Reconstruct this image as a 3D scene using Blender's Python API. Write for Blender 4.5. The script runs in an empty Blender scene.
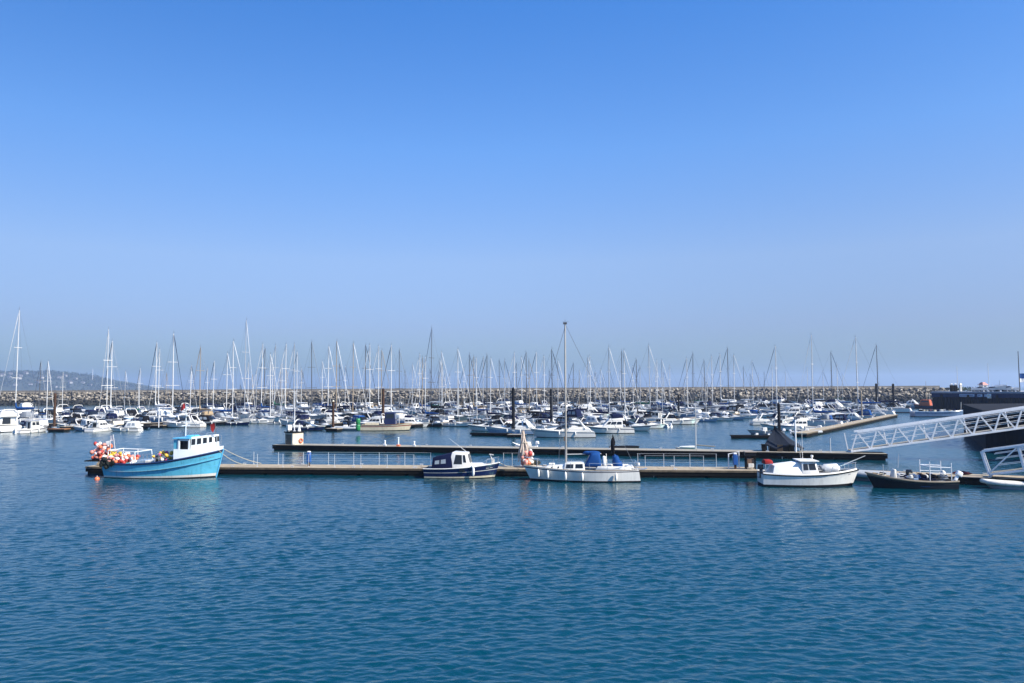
import bpy, bmesh, math, random
from mathutils import Vector, Matrix
R = math.radians
rnd = random.Random(11)
scene = bpy.context.scene
COL = scene.collection
PI = math.pi

# ------------------------------------------------------------------ camera
FPX, CX, CY = 740.0, 512.0, 341.5
CAM_H = 6.8
cam_d = bpy.data.cameras.new('camera'); cam = bpy.data.objects.new('camera', cam_d); COL.objects.link(cam)
cam_d.sensor_width = 36.0; cam_d.lens = 36.0*FPX/1024.0
cam_d.clip_start = 0.5; cam_d.clip_end = 30000
CROT = Matrix.Rotation(R(90+3.6), 3, 'X') @ Matrix.Rotation(R(-0.3), 3, 'Z')
cam.matrix_world = Matrix.Translation((0, 0, CAM_H)) @ CROT.to_4x4()
scene.camera = cam
CPOS = Vector((0, 0, CAM_H))
def ray(px, py): return CROT @ Vector(((px-CX)/FPX, (CY-py)/FPX, -1.0))
def P(px, py, z=0.0):
    """the place on the level z that the photograph shows at a pixel"""
    d = ray(px, py); t = (z-CAM_H)/d.z
    return CPOS + d*t
def V(px, py, Y):
    d = ray(px, py); return CPOS + d*(Y/d.y)
def proj(p):
    q = CROT.transposed() @ (Vector(p)-CPOS)
    return CX+FPX*q.x/-q.z, CY-FPX*q.y/-q.z, -q.z

# ------------------------------------------------------------------ materials
MATS = {}
def mat(name, col, rough=0.5, metal=0.0, var=0.12, vscale=1.5, spec=0.5, bump=0.0, bscale=20.0, coat=0.0, streak=0.0, per=0.0, sheen=0.0):
    if name in MATS: return MATS[name]
    m = bpy.data.materials.new(name); m.use_nodes = True
    nt = m.node_tree; N = nt.nodes; L = nt.links
    b = N['Principled BSDF']
    b.inputs['Roughness'].default_value = rough; b.inputs['Metallic'].default_value = metal
    b.inputs['Specular IOR Level'].default_value = spec
    if coat: b.inputs['Coat Weight'].default_value = coat; b.inputs['Coat Roughness'].default_value = 0.08
    if var or streak or per:
        tc = N.new('ShaderNodeTexCoord')
        nz = N.new('ShaderNodeTexNoise'); nz.inputs['Scale'].default_value = vscale; nz.inputs['Detail'].default_value = 6; nz.inputs['Roughness'].default_value = 0.65
        L.new(tc.outputs['Object'], nz.inputs['Vector'])
        mr = N.new('ShaderNodeMapRange'); mr.inputs[1].default_value = 0.3; mr.inputs[2].default_value = 0.7
        mr.inputs[3].default_value = 1-var; mr.inputs[4].default_value = 1+var*0.5
        L.new(nz.outputs['Fac'], mr.inputs[0])
        fac = mr.outputs[0]
        if streak:
            mp = N.new('ShaderNodeMapping'); mp.inputs['Scale'].default_value = (5, 5, 0.5)
            L.new(tc.outputs['Object'], mp.inputs['Vector'])
            n2 = N.new('ShaderNodeTexNoise'); n2.inputs['Scale'].default_value = 1.2; n2.inputs['Detail'].default_value = 5
            L.new(mp.outputs[0], n2.inputs['Vector'])
            m2 = N.new('ShaderNodeMapRange'); m2.inputs[1].default_value = 0.5; m2.inputs[2].default_value = 0.75
            m2.inputs[3].default_value = 1; m2.inputs[4].default_value = 1-streak
            L.new(n2.outputs['Fac'], m2.inputs[0])
            mu = N.new('ShaderNodeMath'); mu.operation = 'MULTIPLY'; L.new(fac, mu.inputs[0]); L.new(m2.outputs[0], mu.inputs[1]); fac = mu.outputs[0]
        if per:
            oi = N.new('ShaderNodeObjectInfo'); m3 = N.new('ShaderNodeMapRange'); m3.inputs[3].default_value = 1-per; m3.inputs[4].default_value = 1+per
            L.new(oi.outputs['Random'], m3.inputs[0])
            mu = N.new('ShaderNodeMath'); mu.operation = 'MULTIPLY'; L.new(fac, mu.inputs[0]); L.new(m3.outputs[0], mu.inputs[1]); fac = mu.outputs[0]
        vm = N.new('ShaderNodeVectorMath'); vm.operation = 'SCALE'; vm.inputs[0].default_value = col[:3]
        L.new(fac, vm.inputs['Scale']); L.new(vm.outputs[0], b.inputs['Base Color'])
    else:
        b.inputs['Base Color'].default_value = (*col[:3], 1)
    if bump:
        tc = N.new('ShaderNodeTexCoord'); nb = N.new('ShaderNodeTexNoise'); nb.inputs['Scale'].default_value = bscale; nb.inputs['Detail'].default_value = 4
        L.new(tc.outputs['Object'], nb.inputs['Vector'])
        bp = N.new('ShaderNodeBump'); bp.inputs['Strength'].default_value = 0.6; bp.inputs['Distance'].default_value = bump
        L.new(nb.outputs['Fac'], bp.inputs['Height']); L.new(bp.outputs[0], b.inputs['Normal'])
    MATS[name] = m
    return m
M = {}
M['white'] = mat('white_gelcoat', (.78, .755, .70), .22, var=.07, streak=.14, coat=.3)
M['offwhite'] = mat('weathered_white_paint', (.70, .67, .60), .4, var=.14, streak=.25)
M['cream'] = mat('cream_paint', (.62, .55, .40), .45, var=.15, streak=.25)
M['navy'] = mat('navy_gelcoat', (.006, .011, .060), .18, var=.15, coat=.4)
M['blue_hull'] = mat('pale_blue_gelcoat', (.26, .36, .50), .25, var=.1, coat=.3, streak=.15)
M['grey_hull'] = mat('grey_gelcoat', (.30, .33, .37), .3, var=.1, streak=.15)
M['black_hull'] = mat('black_paint', (.007, .008, .010), .35, spec=.3, var=.2)
M['green_hull'] = mat('green_paint', (.02, .10, .055), .35, var=.2, streak=.2)
M['red_hull'] = mat('oxide_red_paint', (.22, .035, .02), .5, var=.2, streak=.2)
M['tan_hull'] = mat('varnished_timber', (.22, .12, .05), .35, var=.25)
M['antifoul'] = mat('dark_antifouling', (.008, .009, .013), .8, spec=.2, var=.3)
M['antifoul_red'] = mat('red_antifouling', (.12, .02, .018), .7, var=.3)
M['deck'] = mat('pale_deck_paint', (.42, .42, .40), .6, var=.12, vscale=3)
M['teak'] = mat('teak_deck', (.30, .20, .11), .7, var=.2, vscale=4)
M['glass'] = mat('tinted_window_glass', (.012, .016, .022), .06, var=0)
M['glass_grey'] = mat('clear_vinyl', (.25, .29, .33), .12, var=.1)
M['silver'] = mat('anodised_spar', (.46, .47, .48), .38, metal=.35, var=.08)
M['spar_white'] = mat('white_spar', (.58, .58, .57), .4, var=.1)
M['spar_grey'] = mat('worn_grey_spar', (.40, .375, .335), .45, var=.15)
M['spar_dark'] = mat('dark_spar', (.085, .085, .09), .4, var=.1)
M['spar_brown'] = mat('weathered_spar', (.30, .24, .17), .45, var=.2)
M['steel'] = mat('stainless_rail', (.62, .63, .65), .25, metal=.8, var=.05)
M['wire'] = mat('rigging_wire', (.16, .17, .19), .4, metal=.3, var=0)
M['cl_navy'] = mat('navy_canvas', (.006, .010, .040), .9, var=.2, bump=.02, bscale=4, spec=.1)
M['cl_blue'] = mat('royal_blue_canvas', (.005, .055, .21), .8, var=.2, bump=.02, bscale=4, spec=.2)
M['cl_black'] = mat('black_canvas', (.006, .006, .008), .9, var=.2, bump=.02, bscale=4, spec=.1)
M['cl_white'] = mat('white_canvas', (.72, .72, .70), .8, var=.1, bump=.03, bscale=3, spec=.2)
M['cl_grey'] = mat('grey_canvas', (.22, .24, .27), .85, var=.15, bump=.02, bscale=4, spec=.2)
M['cl_tan'] = mat('tan_canvas', (.34, .25, .15), .85, var=.15, bump=.02, bscale=4, spec=.2)
M['cl_green'] = mat('green_canvas', (.015, .11, .06), .85, var=.2, bump=.02, bscale=4, spec=.2)
M['cl_red'] = mat('red_canvas', (.30, .022, .02), .85, var=.2, bump=.02, bscale=4, spec=.2)
M['rubber'] = mat('black_rubber', (.007, .007, .008), .8, spec=.2, var=.2)
M['hypalon'] = mat('grey_hypalon', (.36, .38, .40), .55, var=.12)
M['fender'] = mat('white_fender_vinyl', (.78, .77, .73), .35, var=.12)
M['rope'] = mat('mooring_rope', (.42, .38, .30), .9, var=.2)
M['rope_blue'] = mat('blue_mooring_rope', (.05, .16, .36), .9, var=.2)
M['engine_white'] = mat('white_outboard_cowl', (.8, .8, .8), .25, var=.05, coat=.3)
M['engine_black'] = mat('black_outboard_cowl', (.015, .015, .017), .25, var=.1, coat=.3)
M['galv'] = mat('galvanised_steel', (.60, .62, .64), .42, metal=.35, var=.15, vscale=4)
M['alu'] = mat('painted_aluminium', (.85, .85, .85), .4, metal=.0, var=.1, vscale=2, streak=.12)
M['timber'] = mat('weathered_decking', (.37, .30, .205), .85, var=.3, vscale=2.2, bump=.01, bscale=30)
M['timber_grey'] = mat('silvered_decking', (.30, .27, .215), .85, var=.3, vscale=2.2, bump=.01, bscale=30)
M['tarred'] = mat('tarred_timber', (.009, .0085, .008), .9, spec=.12, var=.4, vscale=3, bump=.02, bscale=12)
M['float_dark'] = mat('weedy_float_concrete', (.010, .011, .010), .95, spec=.12, var=.5, vscale=3)
M['rust'] = mat('rusted_steel_pile', (.065, .034, .02), .9, spec=.2, var=.45, vscale=2, bump=.01, bscale=15)
M['pile_dark'] = mat('dark_steel_pile', (.009, .010, .013), .8, spec=.2, var=.35, vscale=2, streak=.3)

# ------------------------------------------------------------------ mesh builder
class MB:
    def __init__(s): s.v = []; s.f = []; s.m = []
    def face(s, pts, mi=0):
        i = len(s.v); s.v += [tuple(p) for p in pts]; s.f.append(tuple(range(i, i+len(pts)))); s.m.append(mi)
        return s
    def poly(s, vs, fs, mi=0):
        i = len(s.v); s.v += [tuple(p) for p in vs]
        for k, f in enumerate(fs):
            s.f.append(tuple(i+a for a in f)); s.m.append(mi[k] if isinstance(mi, list) else mi)
        return s
    def box(s, c, d, mi=0, rot=None, taper=1.0, tx=None):
        hx, hy, hz = d[0]/2, d[1]/2, d[2]/2; c = Vector(c)
        ax = taper if tx is None else tx
        vs = []
        for z in (-1, 1):
            kx, ky = (ax, taper) if z > 0 else (1, 1)
            for x, y in ((-1, -1), (1, -1), (1, 1), (-1, 1)):
                p = Vector((x*hx*kx, y*hy*ky, z*hz))
                if rot: p = rot @ p
                vs.append(c+p)
        return s.poly(vs, [(3, 2, 1, 0), (4, 5, 6, 7), (0, 1, 5, 4), (1, 2, 6, 5), (2, 3, 7, 6), (3, 0, 4, 7)], mi)
    def tube(s, a, b, r, r2=None, n=6, mi=0, caps=True):
        a = Vector(a); b = Vector(b); d = b-a
        if d.length < 1e-6: return s
        r2 = r if r2 is None else r2
        z = d.normalized(); x = z.orthogonal().normalized(); y = z.cross(x)
        vs = []
        for p, q in ((a, r), (b, r2)):
            for k in range(n):
                t = 2*PI*k/n; vs.append(p+x*(q*math.cos(t))+y*(q*math.sin(t)))
        fs = [(k, (k+1) % n, n+(k+1) % n, n+k) for k in range(n)]
        if caps: fs += [tuple(range(n-1, -1, -1)), tuple(range(n, 2*n))]
        return s.poly(vs, fs, mi)
    def path(s, pts, r, n=6, mi=0, radii=None, caps=True):
        pts = [Vector(p) for p in pts]
        rings = []; prev = None
        for i, p in enumerate(pts):
            d = (pts[min(i+1, len(pts)-1)]-pts[max(i-1, 0)]).normalized()
            if prev is None: x = d.orthogonal().normalized()
            else:
                x = prev-d*prev.dot(d)
                x = x.normalized() if x.length > 1e-5 else d.orthogonal().normalized()
            prev = x; y = d.cross(x); q = radii[i] if radii else r
            rings.append([p+x*(q*math.cos(2*PI*k/n))+y*(q*math.sin(2*PI*k/n)) for k in range(n)])
        return s.loft(rings, True, caps, mi)
    def loft(s, rings, closed=True, caps=True, mi=0, rowmi=None):
        n = len(rings[0]); vs = [p for r in rings for p in r]; fs = []; ms = []
        for i in range(len(rings)-1):
            for k in range(n if closed else n-1):
                fs.append((i*n+k, i*n+(k+1) % n, (i+1)*n+(k+1) % n, (i+1)*n+k)); ms.append(rowmi[k] if rowmi else mi)
        if caps and closed:
            fs += [tuple(range(n-1, -1, -1)), tuple(range((len(rings)-1)*n, len(rings)*n))]; ms += [mi, mi]
        return s.poly(vs, fs, ms)
    def ball(s, c, r, n=10, m=6, mi=0, sc=(1, 1, 1), rot=None):
        c = Vector(c); rings = []
        for i in range(1, m):
            t = PI*i/m
            ring = []
            for k in range(n):
                p = Vector((r*sc[0]*math.sin(t)*math.cos(2*PI*k/n), r*sc[1]*math.sin(t)*math.sin(2*PI*k/n), -r*sc[2]*math.cos(t)))
                ring.append(c+(rot @ p if rot else p))
            rings.append(ring)
        vs = [p for q in rings for p in q]; fs = []
        for i in range(m-2):
            for k in range(n): fs.append((i*n+k, i*n+(k+1) % n, (i+1)*n+(k+1) % n, (i+1)*n+k))
        b = Vector((0, 0, -r*sc[2])); t = Vector((0, 0, r*sc[2]))
        vs += [c+(rot @ b if rot else b), c+(rot @ t if rot else t)]; o = len(vs)-2
        for k in range(n):
            fs.append((o, (k+1) % n, k)); fs.append((o+1, (m-2)*n+k, (m-2)*n+(k+1) % n))
        return s.poly(vs, fs, mi)
    def prism(s, prof, y0, y1, mi=0):
        """profile in x,z, extruded along y"""
        n = len(prof)
        vs = [(x, y0, z) for x, z in prof]+[(x, y1, z) for x, z in prof]
        fs = [tuple(range(n)), tuple(range(2*n-1, n-1, -1))]+[(k, n+k, n+(k+1) % n, (k+1) % n) for k in range(n)]
        return s.poly(vs, fs, mi)
    def mesh(s, name, mats, bevel=0, smooth=None, seg=1):
        me = bpy.data.meshes.new(name); me.from_pydata(s.v, [], s.f)
        mats = mats if isinstance(mats, (list, tuple)) else [mats]
        for m in mats: me.materials.append(m)
        me.polygons.foreach_set('material_index', s.m)
        bm = bmesh.new(); bm.from_mesh(me)
        bmesh.ops.remove_doubles(bm, verts=bm.verts, dist=1e-4)
        bmesh.ops.recalc_face_normals(bm, faces=bm.faces)
        if bevel:
            es = [e for e in bm.edges if len(e.link_faces) == 2 and e.calc_face_angle(0) > R(25)]
            try: bmesh.ops.bevel(bm, geom=es, offset=bevel, segments=seg, affect='EDGES', profile=.5, clamp_overlap=True)
            except Exception: pass
        if smooth is not None:
            for f in bm.faces: f.smooth = True
            for e in bm.edges:
                if len(e.link_faces) == 2 and e.calc_face_angle(0) > R(smooth): e.smooth = False
        bm.to_mesh(me); bm.free()
        return me
    def build(s, name, mats, parent=None, bevel=0, smooth=None, seg=1):
        o = bpy.data.objects.new(name, s.mesh(name, mats, bevel, smooth, seg)); COL.objects.link(o)
        if parent: o.parent = parent
        return o

def tag(o, label=None, cat=None, group=None, kind=None):
    if label: o['label'] = label
    if cat: o['category'] = cat
    if group: o['group'] = group
    if kind: o['kind'] = kind
    return o
def thing(name, label, cat, loc=(0, 0, 0), rz=0.0, group=None):
    o = bpy.data.objects.new(name, None); COL.objects.link(o)
    o.empty_display_size = .2; o.location = loc; o.rotation_euler = (0, 0, rz)
    return tag(o, label, cat, group)
KIDS = {}
def collect_kids():
    KIDS.clear()
    for o in bpy.data.objects:
        if o.parent: KIDS.setdefault(o.parent.name, []).append(o)
def copy_tree(o, parent=None):
    c = o.copy(); COL.objects.link(c)
    if parent: c.parent = parent
    for ch in KIDS.get(o.name, ()): copy_tree(ch, c)
    return c
def world_to(o):
    return Matrix.Translation(o.location) @ o.rotation_euler.to_matrix().to_4x4()
# ------------------------------------------------------------------ hulls
class Hull:
    """a boat's lines: x forward, the waterline at z = 0"""
    def __init__(s, L, B, stern, mid, bow, draft=.35, transom=.8, rake=.6, srake=.0, flare=.45, full=2.2, n=15, lo=.4):
        s.L, s.B, s.a, s.b, s.c, s.draft, s.tr, s.rake, s.sr, s.fl, s.full, s.n, s.lo = L, B, stern, mid, bow, draft, transom, rake, srake, flare, full, n, lo
    def zs(s, t):
        m = s.lo
        return s.a*(t-m)*(t-1)/m + s.b*t*(t-1)/(m*(m-1)) + s.c*t*(t-m)/(1-m)
    def hb(s, t):
        if t < .42: k = s.tr+(1-s.tr)*math.sin(PI/2*t/.42)
        else: k = 1-((t-.42)/.58)**s.full
        return max(s.B/2*k, .03)
    def pt(s, t, w, side=1, inset=0.0, dz=0.0):
        z = s.zs(t)*w
        b = s.hb(t)*(1-max(0, 1-w)*(.10+s.fl*t**3))-inset
        x = -s.L/2+s.L*t-s.rake*(1-w)*t**5+s.sr*(1-w)*(1-t)**6
        return Vector((x, side*max(b, .012), z+dz))
    def t_at(s, x): return (x+s.L/2)/s.L
    def sheer(s, x, side=1, inset=0.0, dz=0.0): return s.pt(min(max(s.t_at(x), 0), 1), 1, side, inset, dz)
    def shell(s, rows, name, mats, parent, smooth=40):
        """rows: (w, material index of the strake below it)"""
        ws = [r[0] for r in rows]; mi = [r[1] for r in rows]
        rings = []
        for i in range(s.n):
            t = i/(s.n-1); t = 1-(1-t)**1.25 if t > .5 else t
            port = [s.pt(t, w, 1) for w in ws]
            e0 = s.pt(t, 0, 1)
            port += [Vector((e0.x-s.rake*.15*t**5, e0.y*.86, -s.draft*.5)), Vector((e0.x-s.rake*.3*t**5, .02, -s.draft))]
            stb = [Vector((p.x, -p.y, p.z)) for p in reversed(port)]
            rings.append(port+stb)
        bot = [mi[-1]]*2; rm = mi[:-1]+bot; k = len(ws)+2
        rowmi = (mi[:len(ws)-1]+[mi[-1]]*2)+[mi[-1]]
        rowmi = mi[:len(ws)-1]+[mi[-1], mi[-1]]
        full = rowmi+[mi[-1]]+list(reversed(rowmi))
        mb = MB(); mb.loft(rings, False, False, 0, full)
        # transom
        r0 = rings[0]; n = len(r0)
        for j in range(k-1):
            mb.poly([r0[j], r0[j+1], r0[n-2-j], r0[n-1-j]], [(0, 1, 2, 3)], rowmi[j] if j < len(rowmi) else mi[-1])
        return mb.build(name, mats, parent, smooth=smooth)
    def deck(s, name, m, parent, drop=.05, t0=0.0, t1=1.0, inset=.02, camber=.05, n=14):
        mb = MB()
        ts = [t0+(t1-t0)*i/(n-1) for i in range(n)]
        rings = []
        for t in ts:
            a = s.pt(t, 1, 1, inset, -drop); b = s.pt(t, 1, -1, inset, -drop)
            rings.append([a, Vector((a.x, 0, a.z+camber*min(1, a.y*2/s.B+.1))), b])
        mb.loft(rings, False, False)
        return mb.build(name, m, parent, smooth=60)
    def rail(s, name, m, parent, r=.04, t0=0.0, t1=1.0, w=1.0, dz=0.0, out=.0, n=18, sides=5):
        mb = MB()
        for sd in (1, -1):
            mb.path([s.pt(t0+(t1-t0)*i/(n-1), w, sd, -out, dz) for i in range(n)], r, sides)
        return mb.build(name, m, parent, smooth=50)

class Cab:
    """a cabin: eight corners; side(), front() and back() give places on its faces"""
    def __init__(s, x0, x1, z0, z1, w0, w1=None, fs=0.0, bs=0.0, z0f=None, z1f=None, wf=1.0):
        w1 = w0 if w1 is None else w1; z0f = z0 if z0f is None else z0f; z1f = z1 if z1f is None else z1f
        s.c = {}
        for sd in (1, -1):
            s.c['b', 0, sd] = Vector((x0, sd*w0/2, z0)); s.c['b', 1, sd] = Vector((x0+bs, sd*w1/2, z1))
            s.c['f', 0, sd] = Vector((x1, sd*w0/2*wf, z0f)); s.c['f', 1, sd] = Vector((x1-fs, sd*w1/2*wf, z1f))
    def add(s, mb, mi=0):
        c = s.c; vs = [c['b', 0, 1], c['f', 0, 1], c['f', 0, -1], c['b', 0, -1], c['b', 1, 1], c['f', 1, 1], c['f', 1, -1], c['b', 1, -1]]
        mb.poly(vs, [(3, 2, 1, 0), (4, 5, 6, 7), (0, 1, 5, 4), (1, 2, 6, 5), (2, 3, 7, 6), (3, 0, 4, 7)], mi); return s
    @staticmethod
    def bil(a, b, c, d, u, v): return (a*(1-u)+b*u)*(1-v)+(d*(1-u)+c*u)*v
    def quad(s, face):
        c = s.c
        if face in (1, -1): return c['b', 0, face], c['f', 0, face], c['f', 1, face], c['b', 1, face]
        k = 'f' if face == 'f' else 'b'
        if face == 't': return c['b', 1, 1], c['f', 1, 1], c['f', 1, -1], c['b', 1, -1]
        return c[k, 0, 1], c[k, 0, -1], c[k, 1, -1], c[k, 1, 1]
    def pane(s, mb, face, u0, u1, v0, v1, mi=0, off=.016, th=.02, skew=0.0):
        q = s.quad(face); n = (q[1]-q[0]).cross(q[3]-q[0]).normalized()
        ctr = sum(s.c.values(), Vector())/8
        if n.dot((q[0]+q[2])/2-ctr) < 0: n = -n
        pts = [s.bil(*q, u0, v0), s.bil(*q, u1, v0), s.bil(*q, u1-skew, v1), s.bil(*q, u0+max(0, -skew)*0, v1)]
        a = [p+n*off for p in pts]; b = [p-n*th for p in pts]
        mb.poly(a+b, [(0, 1, 2, 3), (7, 6, 5, 4), (0, 4, 5, 1), (1, 5, 6, 2), (2, 6, 7, 3), (3, 7, 4, 0)], mi)

def fender(parent, p, r=.11, h=.55, m=None):
    mb = MB(); mb.path([(p[0], p[1], p[2]+h/2+.06), (p[0], p[1], p[2]+h/2), (p[0], p[1], p[2]+h*.3), (p[0], p[1], p[2]-h*.3), (p[0], p[1], p[2]-h/2)], r, 8, radii=[.02, r*.6, r, r, r*.5])
    return mb.build('fender', m or M['fender'], parent, smooth=60)
def outboard(parent, x, y, z, m, s=1.0, tilt=0.0):
    o = bpy.data.objects.new('outboard_motor', None); COL.objects.link(o); o.parent = parent
    o.location = (x, y, z); o.rotation_euler = (0, tilt, 0)
    mb = MB(); mb.box((-.12*s, 0, .28*s), (.55*s, .34*s, .42*s), taper=.8)
    a = mb.build('cowl', m, o, bevel=.07*s, smooth=50, seg=2)
    mb = MB(); mb.box((-.08*s, 0, -.3*s), (.26*s, .16*s, .8*s), taper=1.0); mb.box((-.16*s, 0, -.62*s), (.5*s, .2*s, .05*s))
    mb.build('drive_leg', m, o, bevel=.03*s, smooth=50)
    return o

# ------------------------------------------------------------------ the marina's yachts and cruisers: one of each kind
def sail_yacht(hull='white', stripe='navy', spar='silver', cover='cl_navy', hood='cl_navy', genoa='cl_white', L=9.6, H=13.6, boot='antifoul', genoa_r=.024):
    r = thing('sailing_yacht', None, 'sailing yacht'); B = L*.32
    h = Hull(L, B, L*.095, L*.088, L*.125, .5, .62, L*.09, -.45 if L > 9 else .25, .5, 2.1, 13)
    h.shell([(1, 1), (.93, 0), (.55, 0), (.14, 2), (0, 2)], 'hull', [M[hull], M[stripe], M[boot]], r)
    h.deck('deck', M['deck'], r, .03)
    c = Cab(-L*.12, L*.22, h.zs(.4)-.05, h.zs(.4)+.42, B*.62, B*.5, .75, -.05, None, h.zs(.4)+.30, .72)
    mb = MB(); c.add(mb); mb.build('coachroof', M['white'], r, bevel=.06, smooth=40, seg=2)
    for sd in (1, -1):
        w = MB(); c.pane(w, sd, .10, .8, .35, .75, skew=.06); w.build('cabin_window', M['glass'], r)
    zc = h.zs(.4)+.4; xm = L*.08
    # cockpit coaming
    mb = MB()
    for sd in (1, -1): mb.box((-L*.26, sd*B*.30, h.zs(.25)+.08), (L*.28, .12, .26))
    mb.build('cockpit_coaming', M['white'], r, bevel=.03)
    mb = MB(); mb.path([(xm, 0, zc-.3), (xm, 0, H*.55), (xm-.04, 0, H)], .1, 7, radii=[.08, .08, .055])
    mast = mb.build('mast', M[spar], r, smooth=60)
    mb = MB()
    for zz, wd in ((H*.42, B*.36), (H*.68, B*.28)): mb.tube((xm-.05, -wd, zz), (xm-.05, wd, zz), .035, n=5)
    mb.build('spreader', M[spar], mast)
    mb = MB(); mb.tube((xm, 0, H), (xm, 0, H+.45), .02, n=4); mb.tube((xm+.0, 0, H+.1), (xm+.35, 0, H+.18), .015, n=4)
    mb.build('masthead_antenna', M['wire'], mast)
    zb = zc+.75
    mb = MB(); mb.tube((xm-.1, 0, zb), (xm-L*.40, 0, zb+.12), .06, n=6); boom = mb.build('boom', M[spar], r, smooth=60)
    mb = MB(); mb.path([(xm-.05, 0, zb+.9), (xm-.10, 0, zb+.45), (xm-.35, 0, zb+.18), (xm-L*.22, 0, zb+.19), (xm-L*.39, 0, zb+.2)], .15, 7, radii=[.07, .14, .19, .17, .09])
    mb.build('sail_cover', M[cover], boom, smooth=70)
    hd = Cab(-L*.24, -L*.08, zc-.1, zc+.62, B*.62, B*.5, .42, .1)
    mb = MB(); hd.add(mb); mb.build('sprayhood', M[hood], r, bevel=.12, smooth=60, seg=2)
    w = MB(); hd.pane(w, 'f', .12, .88, .25, .75); w.build('sprayhood_window', M['glass_grey'], r)
    bow = h.pt(1, 1); bow.y = 0
    mb = MB(); top = Vector((xm+.1, 0, H-.25)); b0 = bow+Vector((-.15, 0, .35))
    mb.path([b0, b0.lerp(top, .05), b0.lerp(top, .5), b0.lerp(top, .93), top], .05, 6, radii=[.03, genoa_r*1.3, genoa_r, .05, .02])
    mb.build('furled_genoa', M[genoa], r, smooth=60)
    mb = MB(); st = h.pt(0, 1); mb.tube((st.x+.1, 0, st.z), (xm-.05, 0, H-.05), .012, n=4, caps=False); mb.build('backstay', M['wire'], r)
    for sd in (1, -1):
        mb = MB(); ch = h.sheer(xm-.15, sd); wd = B*.36*sd
        mb.path([ch, (xm-.1, wd, H*.42), (xm, 0, H-.3)], .011, 4); mb.build('shroud', M['wire'], r)
    mb = MB()
    for sd in (1, -1):
        pts = [h.pt(t, 1, sd, .05, .55) for t in (0, .1, .3, .5, .7, .85, 1)]
        mb.path(pts, .016, 4)
        for t in (0, .15, .3, .45, .6, .75, .88, .97): mb.tube(h.pt(t, 1, sd, .05), h.pt(t, 1, sd, .05, .56), .016, n=4, caps=False)
    mb.build('guard_rail', M['steel'], r)
    for t in (.32, .55):
        for sd in (1, -1): p = h.pt(t, .75, sd, -.1); fender(r, p, .11, .55)
    return r

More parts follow.
